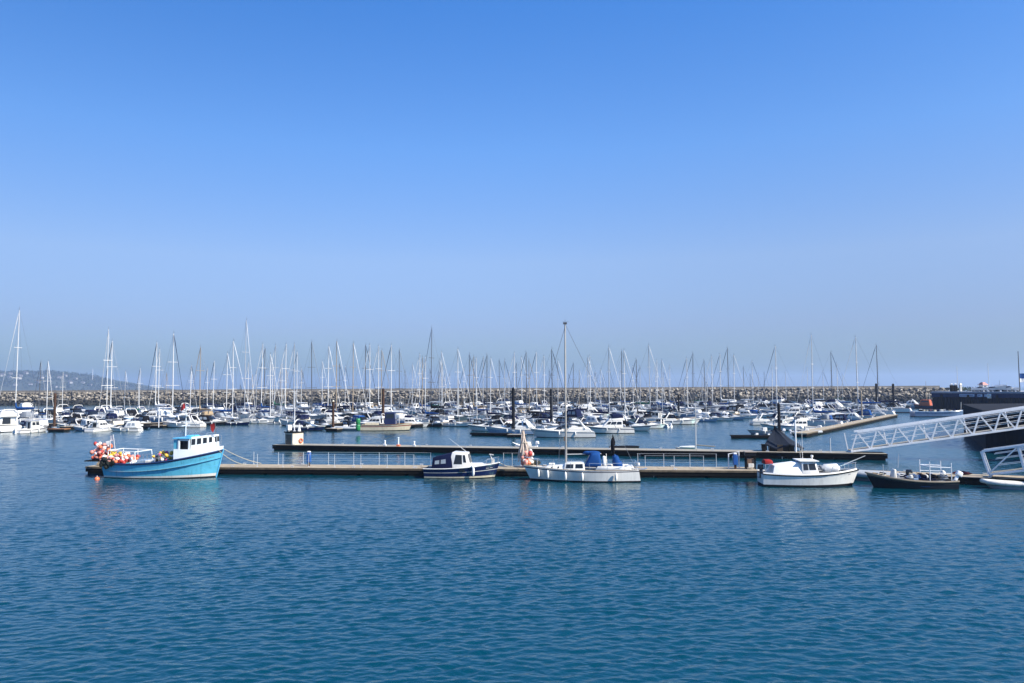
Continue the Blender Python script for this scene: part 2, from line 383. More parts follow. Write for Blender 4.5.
def cruiser(style='sport', hull='white', stripe='navy', canvas='cl_navy', L=8.5, boot='antifoul', win='glass', top='white'):
    r = thing({'sport': 'motor_cruiser', 'fly': 'flybridge_cruiser', 'pilot': 'wheelhouse_boat', 'canvas': 'cabin_cruiser', 'open': 'open_motorboat'}[style], None, 'motor boat')
    B = L*.335
    a, b, c_ = {'sport': (.085, .10, .145), 'fly': (.10, .11, .15), 'pilot': (.10, .10, .17), 'canvas': (.095, .105, .15), 'open': (.085, .09, .12)}[style]
    h = Hull(L, B, L*a, L*b, L*c_, .3, .9, L*.11, -.15, .55, 2.5, 13)
    h.shell([(1, 0), (.86, 1), (.74, 0), (.4, 0), (.12, 2), (0, 2)], 'hull', [M[hull], M[stripe], M[boot]], r)
    h.deck('deck', M['deck'], r, .04, .0, 1)
    h.rail('rubbing_strake', M['rubber'] if style in ('pilot', 'open') else M['offwhite'], r, .035, n=13)
    zm = h.zs(.5); zf = h.zs(.75)
    def wins(c, face, spans, v0=.35, v1=.8, parent=r, skew=.0):
        for u0, u1 in spans:
            w = MB(); c.pane(w, face, u0, u1, v0, v1, skew=skew); w.build('window', M[win], parent)
    def bowrail():
        mb = MB()
        for sd in (1, -1):
            pts = [h.pt(t, 1, sd, .06, dz) for t, dz in ((.5, .05), (.56, .45), (.7, .5), (.85, .5), (.99, .52))]
            mb.path(pts, .018, 4)
            for t in (.62, .75, .88): mb.tube(h.pt(t, 1, sd, .06), h.pt(t, 1, sd, .06, .5), .015, n=4, caps=False)
        mb.build('bow_rail', M['steel'], r)
    if style == 'sport':
        f = Cab(-L*.02, L*.36, zm-.05, zm+.62, B*.74, B*.55, L*.26, 0, zf-.05, zm+.50, .55)
        mb = MB(); f.add(mb); mb.build('foredeck_trunk', M[top], r, bevel=.08, smooth=40, seg=2)
        wins(f, 1, ((.12, .55),), .4, .75, skew=.12); wins(f, -1, ((.12, .55),), .4, .75, skew=.12)
        ws = Cab(-L*.10, L*.08, zm+.5, zm+1.05, B*.76, B*.58, L*.13, .02, None, zm+1.0, .8)
        mb = MB(); ws.add(mb); w = mb.build('windscreen', M[win], r, bevel=.04, smooth=40)
        mb = MB()
        for sd in (1, -1): mb.box((-L*.27, sd*B*.40, zm+.12), (L*.38, .18, .52), taper=.8)
        mb.build('cockpit_coaming', M[top], r, bevel=.05, smooth=40)
        if canvas:
            cv = Cab(-L*.42, -L*.05, zm+.3, zm+1.32, B*.78, B*.6, L*.10, L*.10, None, zm+1.22)
            mb = MB(); cv.add(mb); mb.build('cockpit_canopy', M[canvas], r, bevel=.12, smooth=50, seg=2)
            wins(cv, 1, ((.2, .45), (.55, .8)), .3, .75); wins(cv, -1, ((.2, .45), (.55, .8)), .3, .75)
        mb = MB()
        for sd in (1, -1): mb.path([(-L*.36, sd*B*.42, zm+.3), (-L*.29, sd*B*.40, zm+1.25), (-L*.26, sd*B*.3, zm+1.62), (-L*.25, 0, zm+1.68)], .1, 6, radii=[.16, .12, .09, .08])
        mb.build('radar_arch', M[top], r, smooth=60)
        mb = MB(); mb.box((-L*.485, 0, .32), (L*.07, B*.8, .1)); mb.build('bathing_platform', M['teak'], r, bevel=.02)
    elif style == 'fly':
        f = Cab(-L*.02, L*.38, zm-.05, zm+.6, B*.72, B*.55, L*.2, 0, zf-.05, zm+.5, .55)
        mb = MB(); f.add(mb); mb.build('foredeck_trunk', M[top], r, bevel=.08, smooth=40, seg=2)
        c = Cab(-L*.28, L*.16, zm-.02, zm+1.5, B*.82, B*.7, L*.15, .05, None, None, .8)
        mb = MB(); c.add(mb); mb.build('saloon', M[top], r, bevel=.08, smooth=40, seg=2)
        for sd in (1, -1): wins(c, sd, ((.06, .34), (.38, .66), (.7, .9)), .45, .85)
        wins(c, 'f', ((.06, .48), (.52, .94)), .4, .9); wins(c, 'b', ((.15, .6),), .1, .85)
        g = Cab(-L*.33, L*.02, zm+1.5, zm+2.05, B*.74, B*.68, L*.06, .1, None, None, .8)
        mb = MB(); g.add(mb); mb.build('flybridge', M[top], r, bevel=.08, smooth=40, seg=2)
        s2 = Cab(-L*.1, L*.0, zm+2.04, zm+2.4, B*.62, B*.55, .3, .1, None, None, .85)
        mb = MB(); s2.add(mb); mb.build('windscreen', M[win], r, bevel=.03)
        mb = MB()
        for sd in (1, -1): mb.path([(-L*.36, sd*B*.38, zm+1.4), (-L*.33, sd*B*.36, zm+2.3), (-L*.3, sd*B*.2, zm+2.75), (-L*.3, 0, zm+2.8)], .09, 6)
        mb.build('radar_arch', M[top], r, smooth=60)
        if canvas:
            cv = Cab(-L*.30, -L*.06, zm+2.0, zm+2.7, B*.66, B*.55, .3, .15)
            mb = MB(); cv.add(mb); mb.build('flybridge_cover', M[canvas], r, bevel=.1, smooth=50, seg=2)
    elif style == 'pilot':
        f = Cab(L*.08, L*.36, zm, zm+.5, B*.68, B*.5, L*.1, 0, zf-.05, zm+.5, .5)
        mb = MB(); f.add(mb); mb.build('foredeck_trunk', M[top], r, bevel=.06, smooth=40)
        c = Cab(-L*.14, L*.17, zm-.25, zm+1.45, B*.68, B*.6, L*.05, 0, None, None, .85)
        mb = MB(); c.add(mb); mb.build('wheelhouse', M[top], r, bevel=.05, smooth=40)
        for sd in (1, -1): wins(c, sd, ((.08, .46), (.54, .92)), .55, .9)
        wins(c, 'f', ((.07, .33), (.37, .63), (.67, .93)), .55, .9); wins(c, 'b', ((.3, .7),), .1, .9)
        mb = MB(); mb.box((L*.005, 0, zm+1.49), (L*.36, B*.7, .07)); mb.build('wheelhouse_roof', M[top], r, bevel=.02)
        mb = MB(); mb.tube((-L*.05, B*.1, zm+1.5), (-L*.05, B*.1, zm+3.0), .03, n=5); mb.tube((-L*.05, -B*.2, zm+1.5), (-L*.09, -B*.2, zm+3.4), .015, n=4)
        mb.build('aerial', M['spar_white'], r)
        mb = MB()
        for sd in (1, -1): mb.box((-L*.32, sd*B*.42, zm-.02), (L*.34, .1, .3))
        mb.box((-L*.3, 0, zm-.05), (L*.12, B*.3, .5)); mb.build('cockpit_locker', M['offwhite'], r, bevel=.04)
        outboard(r, -L*.5-.15, 0, L*a, M['engine_black'] if canvas == 'cl_black' else M['engine_white'], 1.0)
    elif style == 'canvas':
        f = Cab(-L*.05, L*.36, zm-.05, zm+.58, B*.74, B*.56, L*.2, 0, zf-.05, zm+.45, .55)
        mb = MB(); f.add(mb); mb.build('foredeck_trunk', M[top], r, bevel=.08, smooth=40, seg=2)
        for sd in (1, -1): wins(f, sd, ((.08, .3), (.35, .6)), .35, .75)
        ws = Cab(-L*.10, L*.06, zm+.5, zm+1.2, B*.74, B*.62, L*.1, .02, None, None, .8)
        mb = MB(); ws.add(mb); mb.build('windscreen', M[win], r, bevel=.04)
        cv = Cab(-L*.47, -L*.02, zm+.05, zm+1.5, B*.82, B*.66, L*.1, L*.06, None, zm+1.42)
        mb = MB(); cv.add(mb); mb.build('cockpit_canopy', M[canvas], r, bevel=.14, smooth=50, seg=2)
        for sd in (1, -1):
            for u0, u1 in ((.15, .42), (.52, .8)):
                w = MB(); cv.pane(w, sd, u0, u1, .35, .75); w.build('canopy_window', M['glass_grey'], r)
        outboard(r, -L*.5-.1, 0, L*a-.1, M['engine_white'], .9)
    elif style == 'open':
        c = Cab(-L*.05, L*.1, zm-.35, zm+.6, B*.38, B*.32, .2, 0)
        mb = MB(); c.add(mb); mb.build('console', M[top], r, bevel=.05, smooth=40)
        wins(c, 'f', ((.1, .9),), .6, .92)
        mb = MB(); mb.box((-L*.22, 0, zm-.1), (.6, B*.5, .5)); mb.build('helm_seat', M[canvas or 'cl_grey'], r, bevel=.06)
        mb = MB()
        for sd in (1, -1): mb.path([(-L*.33, sd*B*.33, zm), (-L*.33, sd*B*.3, zm+1.5), (-L*.33, 0, zm+1.6)], .03, 5)
        mb.build('light_arch', M['steel'], r)
        outboard(r, -L*.5-.1, 0, L*a-.05, M['engine_white'] if stripe != 'black_hull' else M['engine_black'], 1.0)
    if style != 'open': bowrail()
    for t in (.3, .55):
        for sd in (1, -1): fender(r, h.pt(t, .7, sd, -.1), .1, .5)
    return r

def rib(tubes='hypalon', hullm='grey_hull', L=5.2, engine='engine_white', name='inflatable_boat', console=True):
    r = thing(name, None, 'inflatable boat'); B = L*.4; tr = B*.13
    mb = MB(); pts = []
    for sd, seq in ((1, (0, .3, .6, .8)), (-1, (.8, .6, .3, 0))):
        if sd == -1: pts.append((L*.5, 0, tr+.32))
        for t in seq:
            y = sd*(B/2-tr)*(1-max(0, (t-.45)/.55)**2.2*.75); pts.append((-L*.5+L*t*1.12, y, tr+.16+.16*t*t))
    mb.path(pts, tr, 9, radii=[tr*.6]+[tr]*(len(pts)-2)+[tr*.6])
    mb.build('inflatable_tube', M[tubes], r, smooth=70)
    h = Hull(L*.94, B*.72, .25, .25, .38, .25, .95, .4, 0, .4, 2.4, 9)
    h.shell([(1, 0), (.4, 0), (0, 0)], 'hull', [M[hullm]], r); h.deck('deck', M['cl_grey'], r, .03, n=8)
    if console:
        c = Cab(-L*.05, L*.12, .2, 1.05, B*.3, B*.26, .15, 0); mb = MB(); c.add(mb); mb.build('console', M['white'], r, bevel=.05, smooth=40)
        mb = MB(); mb.box((-L*.2, 0, .5), (L*.14, B*.3, .5)); mb.build('helm_seat', M['cl_navy'], r, bevel=.06)
    outboard(r, -L*.5, 0, .45, M[engine], .9)
    return r
# ------------------------------------------------------------------ light and water settings
WATER_COL = (.0003, .036, .056, 1); WATER_R = .15; WATER_IOR = 1.6; WATER_TINT = (.2, 1, .98)
# ripples finer than the modelled waves: stretch across / along, frequency, detail, turn, distortion, height in metres
WL = [(.85, 1.25, 4.2, 1.0, .12, .3, .03)]
WGX, WGY, WGK, WN, WLAM, WSL = .10, .048, .0032, 90, (.18, 1.6), .172      # grid steps, number of waves, wavelengths, slope
SKY = (1.0, 1.0, 6.0, .15); SAT = 1.0; SUN = 4.7; HAZE = .00018; HAZE_COL = (.58, .72, 1.0); EXPO = 0.85
SKYRAMP = [(.017, (.300, .386, .478)), (.08, (.496, .474, .580)), (.168, (.722, .664, .708)), (.309, (.566, .757, .932)), (.469, (.339, .689, 1.0))]
# ------------------------------------------------------------------ near pontoon
def on_line(a, b, px):
    """point on the ground line a-b that the camera sees in pixel column px"""
    a = Vector(a); b = Vector(b); lo, hi = -1.0, 2.0
    for _ in range(50):
        m = (lo+hi)/2
        if proj(a+(b-a)*m)[0] < px: lo = m
        else: hi = m
    return a+(b-a)*lo
NA = P(85, 473.6, 0); NB = P(760, 478.6, 0)
ND = (NB-NA).normalized(); NN = Vector((-ND.y, ND.x, 0)); NH = math.atan2(ND.y, ND.x)

def pontoon(name, a, b, width, ztop, label, deckm='timber', nfl=8, thick=.16, edge='tarred'):
    """a walkway afloat: deck, two fascia boards and a row of floats; a-b is its front edge"""
    d = (b-a); Ln = d.length; rz = math.atan2(d.y, d.x)
    r = thing(name, label, 'pontoon', (a.x, a.y, 0), rz)
    mb = MB()
    n = max(2, int(Ln/2.4)); st = Ln/n
    for k in range(n):
        mb.box((st*(k+.5), width/2, ztop-thick/2), (st-.02, width-.12, thick))
    mb.build('deck', M[deckm], r)
    for y in (0.03, width-.03):
        mb = MB(); mb.box((Ln/2, y, ztop-.08), (Ln, .055, .15)); mb.build('fascia_board', M[edge], r)
        mb = MB(); mb.box((Ln/2, y+(.05 if y < .1 else -.05), ztop-.30), (Ln, .05, .26)); mb.build('rubbing_beam', M['tarred'], r)
    for k in range(nfl):
        mb = MB(); s_ = Ln/nfl; mb.box((s_*(k+.5), width/2, (ztop-.2)/2-.22), (s_*.93, width-.2, ztop-.2+.44)); mb.build('float', M['float_dark'], r, bevel=.04)
    mb = MB()
    for k in range(int(Ln/5)):
        x = 2.5+k*5
        for y in (.25, width-.25):
            mb.tube((x-.14, y, ztop+.1), (x+.14, y, ztop+.1), .03, n=5); mb.tube((x-.06, y, ztop), (x-.06, y, ztop+.1), .025, n=5); mb.tube((x+.06, y, ztop), (x+.06, y, ztop+.1), .025, n=5)
    mb.build('mooring_cleats', M['galv'], r)['kind'] = 'stuff'
    return r
NW, NZ = 2.6, .58
M['edge_timber'] = mat('stained_edge_timber', (.13, .10, .065), .9, var=.5, vscale=1.5, streak=.5)
pontoon('timber_pontoon', NA, NB, NW, NZ, 'long timber pontoon in front with the blue fishing boat and the sailboat alongside', nfl=14, edge='edge_timber')
def near(px, back=0.0, z=NZ):
    """a place on the near pontoon: pixel column of its front edge, metres back from it"""
    p = on_line(NA, NB, px)+NN*back; p.z = z; return p

def railing(p0, p1, step, label, h=1.02, grp='white railings along the front pontoon'):
    d = p1-p0; Ln = d.length; r = thing('pontoon_railing', label, 'railing', p0, math.atan2(d.y, d.x), grp)
    n = max(1, round(Ln/step))
    for k in range(n+1):
        mb = MB(); x = Ln*k/n; mb.tube((x, 0, -.02), (x, 0, h), .021, n=6); mb.box((x, 0, .012), (.14, .14, .02)); mb.build('post', M['galv'], r)
    for z in (h, h*.52):
        mb = MB(); mb.tube((-.05, 0, z), (Ln+.05, 0, z), .008 if z > .9 else .006, n=6); mb.build('rail', M['galv'], r)
    return r
railing(near(240, NW-.2), near(424, NW-.2), 2.0, 'back-edge railing on the front pontoon between the fishing boat and navy boat')
railing(near(254, .55), near(412, .55), 2.02, 'front-edge railing on the front pontoon between the fishing boat and navy boat')
railing(near(640, NW-.2), near(722, NW-.2), 1.75, 'back-edge railing on the front pontoon beyond the sailboat\'s stern')
railing(near(646, .6), near(705, .6), 1.75, 'front-edge railing on the front pontoon beyond the sailboat\'s stern')
railing(near(500, NW-.2), near(518, NW-.2), .62, 'short railing by the bundle of poles at the sailboat\'s bow')

def pedestal(p, rz, label):
    r = thing('power_pedestal', label, 'power pedestal', p, rz, 'blue service pedestals on the front pontoon')
    mb = MB(); mb.box((0, 0, .16), (.16, .14, .34)); mb.build('base', M['rust'], r, bevel=.02)
    mb = MB(); mb.box((0, 0, .70), (.34, .28, .80), taper=.92); mb.build('cabinet', mat('pedestal_blue', (.015, .09, .32), .4), r, bevel=.04, smooth=40)
    mb = MB(); mb.box((0, 0, 1.16), (.3, .25, .1), taper=.7); mb.build('cap', M['white'], r, bevel=.03)
    return r
pedestal(near(302.5, 1.3), NH, 'slim blue service pedestal with white cap on the bare stretch of the front pontoon')
q = pedestal(near(738.5, 1.1), NH, 'blue service pedestal framed by a white hoop near the front pontoon\'s end')
mb = MB(); mb.path([(-.45, .25, 0), (-.45, .25, 1.1), (.33, .25, 1.28), (.33, .25, 0)], .045, 6); mb.build('hoop', M['alu'], q)
# gate kiosk at the end of the pontoon
g = thing('pontoon_kiosk', 'brown kiosk with black top by the end of the front pontoon', 'kiosk', near(754, 1.2), NH)
mb = MB()
for x in (-.32, .32):
    for y in (-.25, .25): mb.box((x, y, .62), (.08, .08, 1.24))
mb.build('frame', M['tarred'], g)
mb = MB(); mb.box((0, 0, .45), (.54, .42, .66)); mb.build('cabinet', mat('kiosk_brown', (.20, .12, .075), .7, var=.4, vscale=6), g, bevel=.03)
mb = MB(); mb.box((.0, -.27, .28), (.42, .1, .3)); mb.build('locker', M['offwhite'], g, bevel=.03)
mb = MB(); mb.box((0, 0, 1.12), (.78, .62, .24)); mb.build('head_box', M['black_hull'], g, bevel=.03)
mb = MB(); mb.box((0, 0, 1.29), (.86, .7, .05)); mb.build('roof', M['spar_brown'], g, bevel=.01)

# ------------------------------------------------------------------ blue fishing boat
def hero_at(px, ywl, name, label, cat, heading):
    p = P(px, ywl, 0); return thing(name, label, cat, p, heading)
HB = NH
fb = hero_at(165.5, 476.6, 'fishing_boat', 'sky blue fishing boat with forward white wheelhouse and buoys heaped on its stern', 'fishing boat', HB)
M['sky'] = mat('sky_blue_hull_paint', (.11, .45, .62), .35, var=.18, vscale=.9, streak=.3, coat=.2)
M['fb_light'] = mat('light_blue_trim_paint', (.10, .43, .68), .35, var=.12)
M['fb_dark'] = mat('dark_blue_trim', (.010, .03, .10), .45, var=.2)
M['fb_white'] = mat('wheelhouse_white_paint', (.72, .77, .78), .35, var=.08, streak=.14)
fh = Hull(9.4, 3.3, 1.15, 1.12, 2.08, .7, .66, .55, .25, .42, 3.0, 21, .36)
fh.shell([(1, 0), (.93, 1), (.69, 2), (.64, 1), (.46, 2), (.44, 1), (.16, 3), (.05, 4), (0, 4)], 'hull', [M['fb_dark'], M['sky'], M['fb_light'], M['offwhite'], M['antifoul']], fb)
fh.deck('deck', M['deck'], fb, .55)
fh.rail('gunwale', M['fb_dark'], fb, .07, 0, 1, 1, .02)
# stem post
mb = MB(); mb.path([fh.pt(1, 1)*1+Vector((.03, -.03, .1)), fh.pt(1, .5)+Vector((.03, -.02, 0)), fh.pt(1, 0)+Vector((.02, 0, 0))], .06, 6); mb.build('stem_post', M['fb_light'], fb, smooth=50)
# raised white bulwark round the bow
mb = MB()
for sd in (1, -1):
    a = [fh.pt(t, 1, sd, .02, .02) for t in (.66, .72, .78, .84, .9, .95, 1)]
    hts = [.85, .72, .6, .5, .42, .36, .32]
    mb.loft([[p, p+Vector((.02, sd*.03, h_)), p+Vector((0, -sd*.06, h_)), p+Vector((0, -sd*.06, 0))] for p, h_ in zip(a, hts)], True, True)
mb.build('bulwark', M['fb_white'], fb, smooth=45)
wb = fh.zs(.75)
wh = Cab(2.6, 4.22, fh.zs(.777)-.08, 3.16, 2.35, 2.1, .06, .0, fh.zs(.949)-.05, 3.3, .36)
mb = MB(); wh.add(mb); o = mb.build('wheelhouse', M['fb_white'], fb, bevel=.06, smooth=40, seg=2)
for sd in (1, -1):
    for u0, u1 in ((.05, .21), (.28, .45), (.53, .69), (.78, .91)):
        w = MB(); wh.pane(w, sd, u0, u1, .62, .90, skew=-.0); w.build('window', M['glass'], fb)
for u0, u1 in ((.07, .31), (.37, .63), (.69, .93)):
    w = MB(); wh.pane(w, 'f', u0, u1, .60, .9); w.build('window', M['glass'], fb)
ah = Cab(.45, 1.78, wb-.95, 3.0, 2.5, 2.3, 0, .12)
# aft shelter: side panels, open doorway, back coloured blue for its shade
for sd in (1, -1):
    mb = MB(); y = sd*1.18
    mb.box((1.74, y, 2.2), (.16, .06, 1.6)); mb.box((2.55, y, 2.2), (.12, .06, 1.6)); mb.box((2.15, y, 1.75), (.95, .06, .58)); mb.box((2.15, y, 2.95), (.95, .06, .14))
    mb.build('shelter_side', M['fb_white'], fb, bevel=.015)
mb = MB(); mb.box((1.95, 0, 3.06), (1.45, 2.55, .09)); mb.build('shelter_roof', M['fb_light'], fb, bevel=.03)
mb = MB(); mb.box((1.62, .55, 2.05), (.07, 1.2, 1.95)); mb.box((1.62, -.88, 2.05), (.07, .6, 1.95)); mb.box((1.45, -1.12, 2.1), (.34, .05, 1.7)); mb.build('shelter_bulkhead', M['sky'], fb, bevel=.015)
mb = MB(); mb.box((2.15, 0, 2.1), (.75, 1.9, 1.75)); mb.build('shelter_shade_fill', M['black_hull'], fb)  # black box stands in for the shade inside the doorway
mb = MB(); mb.box((2.2, 0, 3.18), (.8, 1.1, .16), taper=.8); mb.build('roof_locker', M['fb_light'], fb, bevel=.06, smooth=50)
for sd in (1, -1):
    mb = MB(); mb.path([(2.8, sd*.9, 3.2), (2.9, sd*.9, 3.38), (3.7, sd*.6, 3.46), (3.8, sd*.55, 3.25)], .025, 5)
    mb.path([(4.32, sd*.36, 2.4), (4.36, sd*.38, 3.2), (4.0, sd*.5, 3.3)], .025, 5)
    mb.build('roof_rail', M['steel'], fb)
mb = MB(); mb.path([(1.65, -.1, 3.0), (1.65, -.1, 4.5), (1.63, -.1, 5.5)], .06, 6, radii=[.04, .035, .02]); fm = mb.build('mast', M['fb_white'], fb, smooth=60)
mb = MB(); mb.tube((1.65, -.7, 4.0), (1.65, .5, 4.0), .03, n=5); mb.tube((1.3, -.1, 4.3), (2.0, -.1, 4.3), .025, n=5); mb.build('yard', M['fb_white'], fm)
mb = MB(); mb.ball((1.65, -.1, 4.75), .12, 8, 6); mb.build('masthead_lamp', M['glass_grey'], fm, smooth=60)
mb = MB(); mb.path([(.9, .9, 3.0), (1.2, .4, 3.3), (1.6, -.05, 4.2)], .02, 4); mb.path([(2.9, -.1, 3.3), (1.68, -.1, 5.2)], .012, 4); mb.build('mast_stay', M['wire'], fb)
# gallows and rail over the stern
mb = MB()
for sd in (1, -1):
    mb.path([(-4.2, sd*.95, 1.0), (-4.2, sd*.95, 2.1), (-1.9, sd*1.1, 2.0), (-1.8, sd*1.15, 1.0)], .04, 6); mb.tube((-3.0, sd*1.0, 1), (-3.0, sd*1.0, 2.05), .03, n=6)
mb.tube((-4.2, -.95, 2.1), (-4.2, .95, 2.1), .04, n=6); mb.tube((-1.9, -1.1, 2.0), (-1.9, 1.1, 2.0), .04, n=6)
mb.build('stern_gallows', M['fb_white'], fb)
for sd in (1, -1):
    mb = MB()
    for k in range(7): mb.tube((-1.3+k*.32, sd*1.45, 1.1), (-1.3+k*.32, sd*1.45, 1.85), .018, n=5)
    mb.tube((-1.4, sd*1.45, 1.85), (.6, sd*1.45, 1.85), .02, n=5)
    mb.build('deck_rail', M['steel'], fb)
mb = MB(); mb.box((-.9, .2, .95), (1.1, 1.4, .7)); mb.build('fish_hold_hatch', M['offwhite'], fb, bevel=.05)
mb = MB(); mb.box((.0, -1.0, 1.15), (.45, .45, .9), taper=.8); mb.tube((-.1, -1.3, 1.5), (.15, -1.05, 1.5), .28, n=10); mb.build('net_hauler', M['engine_black'], fb, bevel=.05)
mb = MB(); mb.box((-1.9, .3, 1.0), (.8, 1.2, .6)); mb.build('fish_box', mat('blue_grey_fish_boxes', (.2, .3, .42), .6), fb, bevel=.03)
# worn lettering on bow and wheelhouse (unreadable strokes in the photograph)
mk = mat('worn_brown_lettering', (.16, .12, .09), .7, var=.3)
def strokes(cab_or_hull, name, x0, zr, n, w, hgt, parent, m, ty='hull', sd=-1):
    mb = MB(); r2 = random.Random(4)
    for k in range(n):
        x = x0+k*w*1.45
        if ty == 'hull':
            p = cab_or_hull.pt(cab_or_hull.t_at(x), zr, sd, -.012)
            px_ = cab_or_hull.pt(cab_or_hull.t_at(x+w), zr, sd, -.012)
        else:
            p = Vector((x, cab_or_hull*1.0, zr)); px_ = Vector((x+w, cab_or_hull, zr))
        d = (px_-p); up = Vector((0, 0, hgt))
        mb.face([p, p+d*.3, p+d*.3+up, p+up])
        if r2.random() < .75: mb.face([p+up*.82, p+d+up*.82, p+d+up, p+up])
        if r2.random() < .75: mb.face([p+up*.42, p+d*.85+up*.42, p+d*.85+up*.58, p+up*.58])
        if r2.random() < .5: mb.face([p+d*.7, p+d, p+d+up, p+d*.7+up])
    return mb.build(name, m, parent)
strokes(fh, 'registration_lettering', 3.35, .80, 5, .13, .24, fb, mk)
strokes(-1.215, 'name_lettering', 1.78, 1.72, 5, .10, .20, fb, mat('dark_lettering', (.03, .02, .02), .7), 'flat')
# mooring lines to the pontoon
def rope(name, a, b, sag, label, m='rope', r=.025, grp=None):
    a = Vector(a); b = Vector(b); mb = MB(); o = a
    mb.path([a.lerp(b, t)-o-Vector((0, 0, sag*4*t*(1-t))) for t in [i/8 for i in range(9)]], r, 5)
    ob = mb.build(name, M[m]); ob.location = o
    tag(ob, label, 'rope', grp); return ob
T = world_to(fb)
rope('mooring_rope', T @ Vector((4.5, -.3, 2.1)), near(243, 1.0, .7), .3, 'pale bow rope from the blue fishing boat to the front pontoon', r=.03)
rope('mooring_rope', T @ Vector((4.5, .3, 2.2)), near(250, 2.0, .7), .15, 'upper bow rope slanting from the fishing boat to the pontoon railing', r=.03)
# dan flag staffs at the stern
for k, (x, y, lean, hh, cm, lb) in enumerate(((-4.45, .5, -.22, 1.7, 'cl_white', 'white marker flag on a staff at the fishing boat\'s stern'), (-4.3, -.5, -.05, 1.35, 'cl_white', 'small white flag leaning out over the heap of pink buoys'))):
    f = thing('marker_flag', lb, 'flag', T @ Vector((x, y, 1.55)), HB)
    mb = MB(); mb.tube((0, 0, -.5), (lean*hh, 0, hh), .025, n=5); mb.build('staff', M['spar_white'], f)
    mb = MB(); mb.loft([[(lean*hh*t, .0, hh*t-.02), (lean*hh*t-.32, .05*math.sin(k*3+t*9), hh*t-.06)] for t in (.72, .8, .88, .97)], False, False); mb.build('flag_cloth', M[cm], f, smooth=80)
rf = thing('red_flag', 'dark red pennant on the roof of the blue fishing boat\'s wheelhouse', 'flag', T @ Vector((3.85, .2, 3.26)), HB)
mb = MB(); mb.tube((.1, 0, 0), (.05, 0, .95), .025, n=5); mb.build('staff', M['spar_dark'], rf)
mb = MB(); mb.loft([[(.06, 0, .95-.1*k), (.06-.42*(1-k*.12)-.05*math.sin(k), .06*math.sin(k*1.7), .8-.16*k)] for k in range(5)], False, False); mb.build('flag_cloth', M['cl_red'], rf, smooth=80)
# floats heaped on the stern
FC = {'pink': mat('faded_pink_float', (.70, .29, .23), .5, var=.25, vscale=3, per=.25), 'orange': mat('orange_float', (.66, .16, .06), .45, var=.2, vscale=3, per=.2),
      'yellow': mat('yellow_float', (.70, .46, .05), .45, var=.2, vscale=3, per=.2), 'white': mat('white_float', (.78, .74, .70), .45, var=.15, vscale=3, per=.1), 'magenta': mat('magenta_float', (.55, .10, .22), .5, var=.2, vscale=3), 'maroon': mat('red_float', (.42, .035, .025), .5, var=.2, vscale=3)}
FM = {}
def float_mesh(c):
    if c not in FM:
        mb = MB(); mb.ball((0, 0, 0), 1, 10, 7, sc=(1, 1, 1.18)); mb.tube((0, 0, 1.1), (0, 0, 1.34), .16, .12, 6)
        FM[c] = mb.mesh('net_float', FC[c], smooth=60)
    return FM[c]
rf_ = random.Random(5)
def floats(n, box, cols, host, where, matw, grp, r0=.105, r1=.165):
    for k in range(n):
        c = rf_.choices(cols[0], cols[1])[0]
        while True:
            x = rf_.uniform(*box[0]); y = rf_.uniform(*box[1]); z = rf_.uniform(*box[2])
            if box[3](x, y, z): break
        o = bpy.data.objects.new('net_float', float_mesh(c)); COL.objects.link(o)
        o.location = matw @ Vector((x, y, z)); s_ = rf_.uniform(r0, r1); o.scale = (s_,)*3
        o.rotation_euler = (rf_.uniform(-1.4, 1.4), rf_.uniform(-1.4, 1.4), rf_.uniform(0, 6))
        tag(o, {'pink': 'faded pink', 'orange': 'orange', 'yellow': 'yellow', 'white': 'white', 'magenta': 'magenta', 'maroon': 'red'}[c]+' net float '+where, 'float', grp)
g1 = 'net floats heaped on the fishing boat'
T2 = T
floats(60, ((-5.85, -4.7), (-1.1, .9), (1.45, 2.7), lambda x, y, z: z < 2.65-.35*abs(y)), (['pink', 'orange', 'white', 'maroon'], [5, 4, 3, 5]), fb, 'in the tall heap hung over the fishing boat\'s stern', T, g1)
floats(44, ((-4.6, -3.5), (-1.35, 1.0), (1.3, 1.9), lambda x, y, z: z < 1.95-.2*abs(y)), (['yellow', 'orange', 'pink', 'white'], [6, 2, 3, 5]), fb, 'on the middle of the fishing boat\'s stern heap', T, g1)
floats(56, ((-3.8, -2.3), (-1.4, 1.0), (1.1, 1.7), lambda x, y, z: z < 1.75-.12*abs(y)-.12*(x+3.8)), (['pink', 'orange', 'white', 'maroon'], [4, 4, 3, 6]), fb, 'at the inboard end of the fishing boat\'s stern heap', T, g1)
floats(22, ((-.55, .75), (-1.2, .2), (1.3, 2.05), lambda x, y, z: z < 2.1-.3*abs(y+.5)-.25*abs(x-.1)), (['yellow', 'white', 'magenta'], [6, 2, 2]), fb, 'in the small pile beside the fishing boat\'s net hauler', T, g1, .11, .16)
# black net hanging over the quarter
nm = mat('black_fishing_net', (.016, .02, .016), .95, var=.5, vscale=6, bump=.06, bscale=9)
net = thing('fishing_net', 'dark fishing net hanging over the fishing boat\'s stern quarter below the floats', 'fishing net', T @ Vector((-3.95, -1.2, 1.3)), HB); net.scale = (.68, .8, .72)
mb = MB(); r2 = random.Random(8)
for k in range(26):
    x = r2.uniform(-.85, .85); z = r2.uniform(-.75, .35)*(1-.35*abs(x)); mb.ball((x, -.12+r2.uniform(-.1, .12), z), r2.uniform(.14, .26), 7, 5, sc=(1, .7, 1.1))
mb.build('net_bunch', nm, net, smooth=70)['kind'] = 'stuff'
mb = MB()
for k in range(4):
    x = r2.uniform(-.8, .9); mb.path([(x, -.25, .2), (x+r2.uniform(-.1, .1), -.36, -.2), (x+r2.uniform(-.2, .2), -.32, -.6)], .016, 4)
mb.build('net_rope', M['tarred'], net)
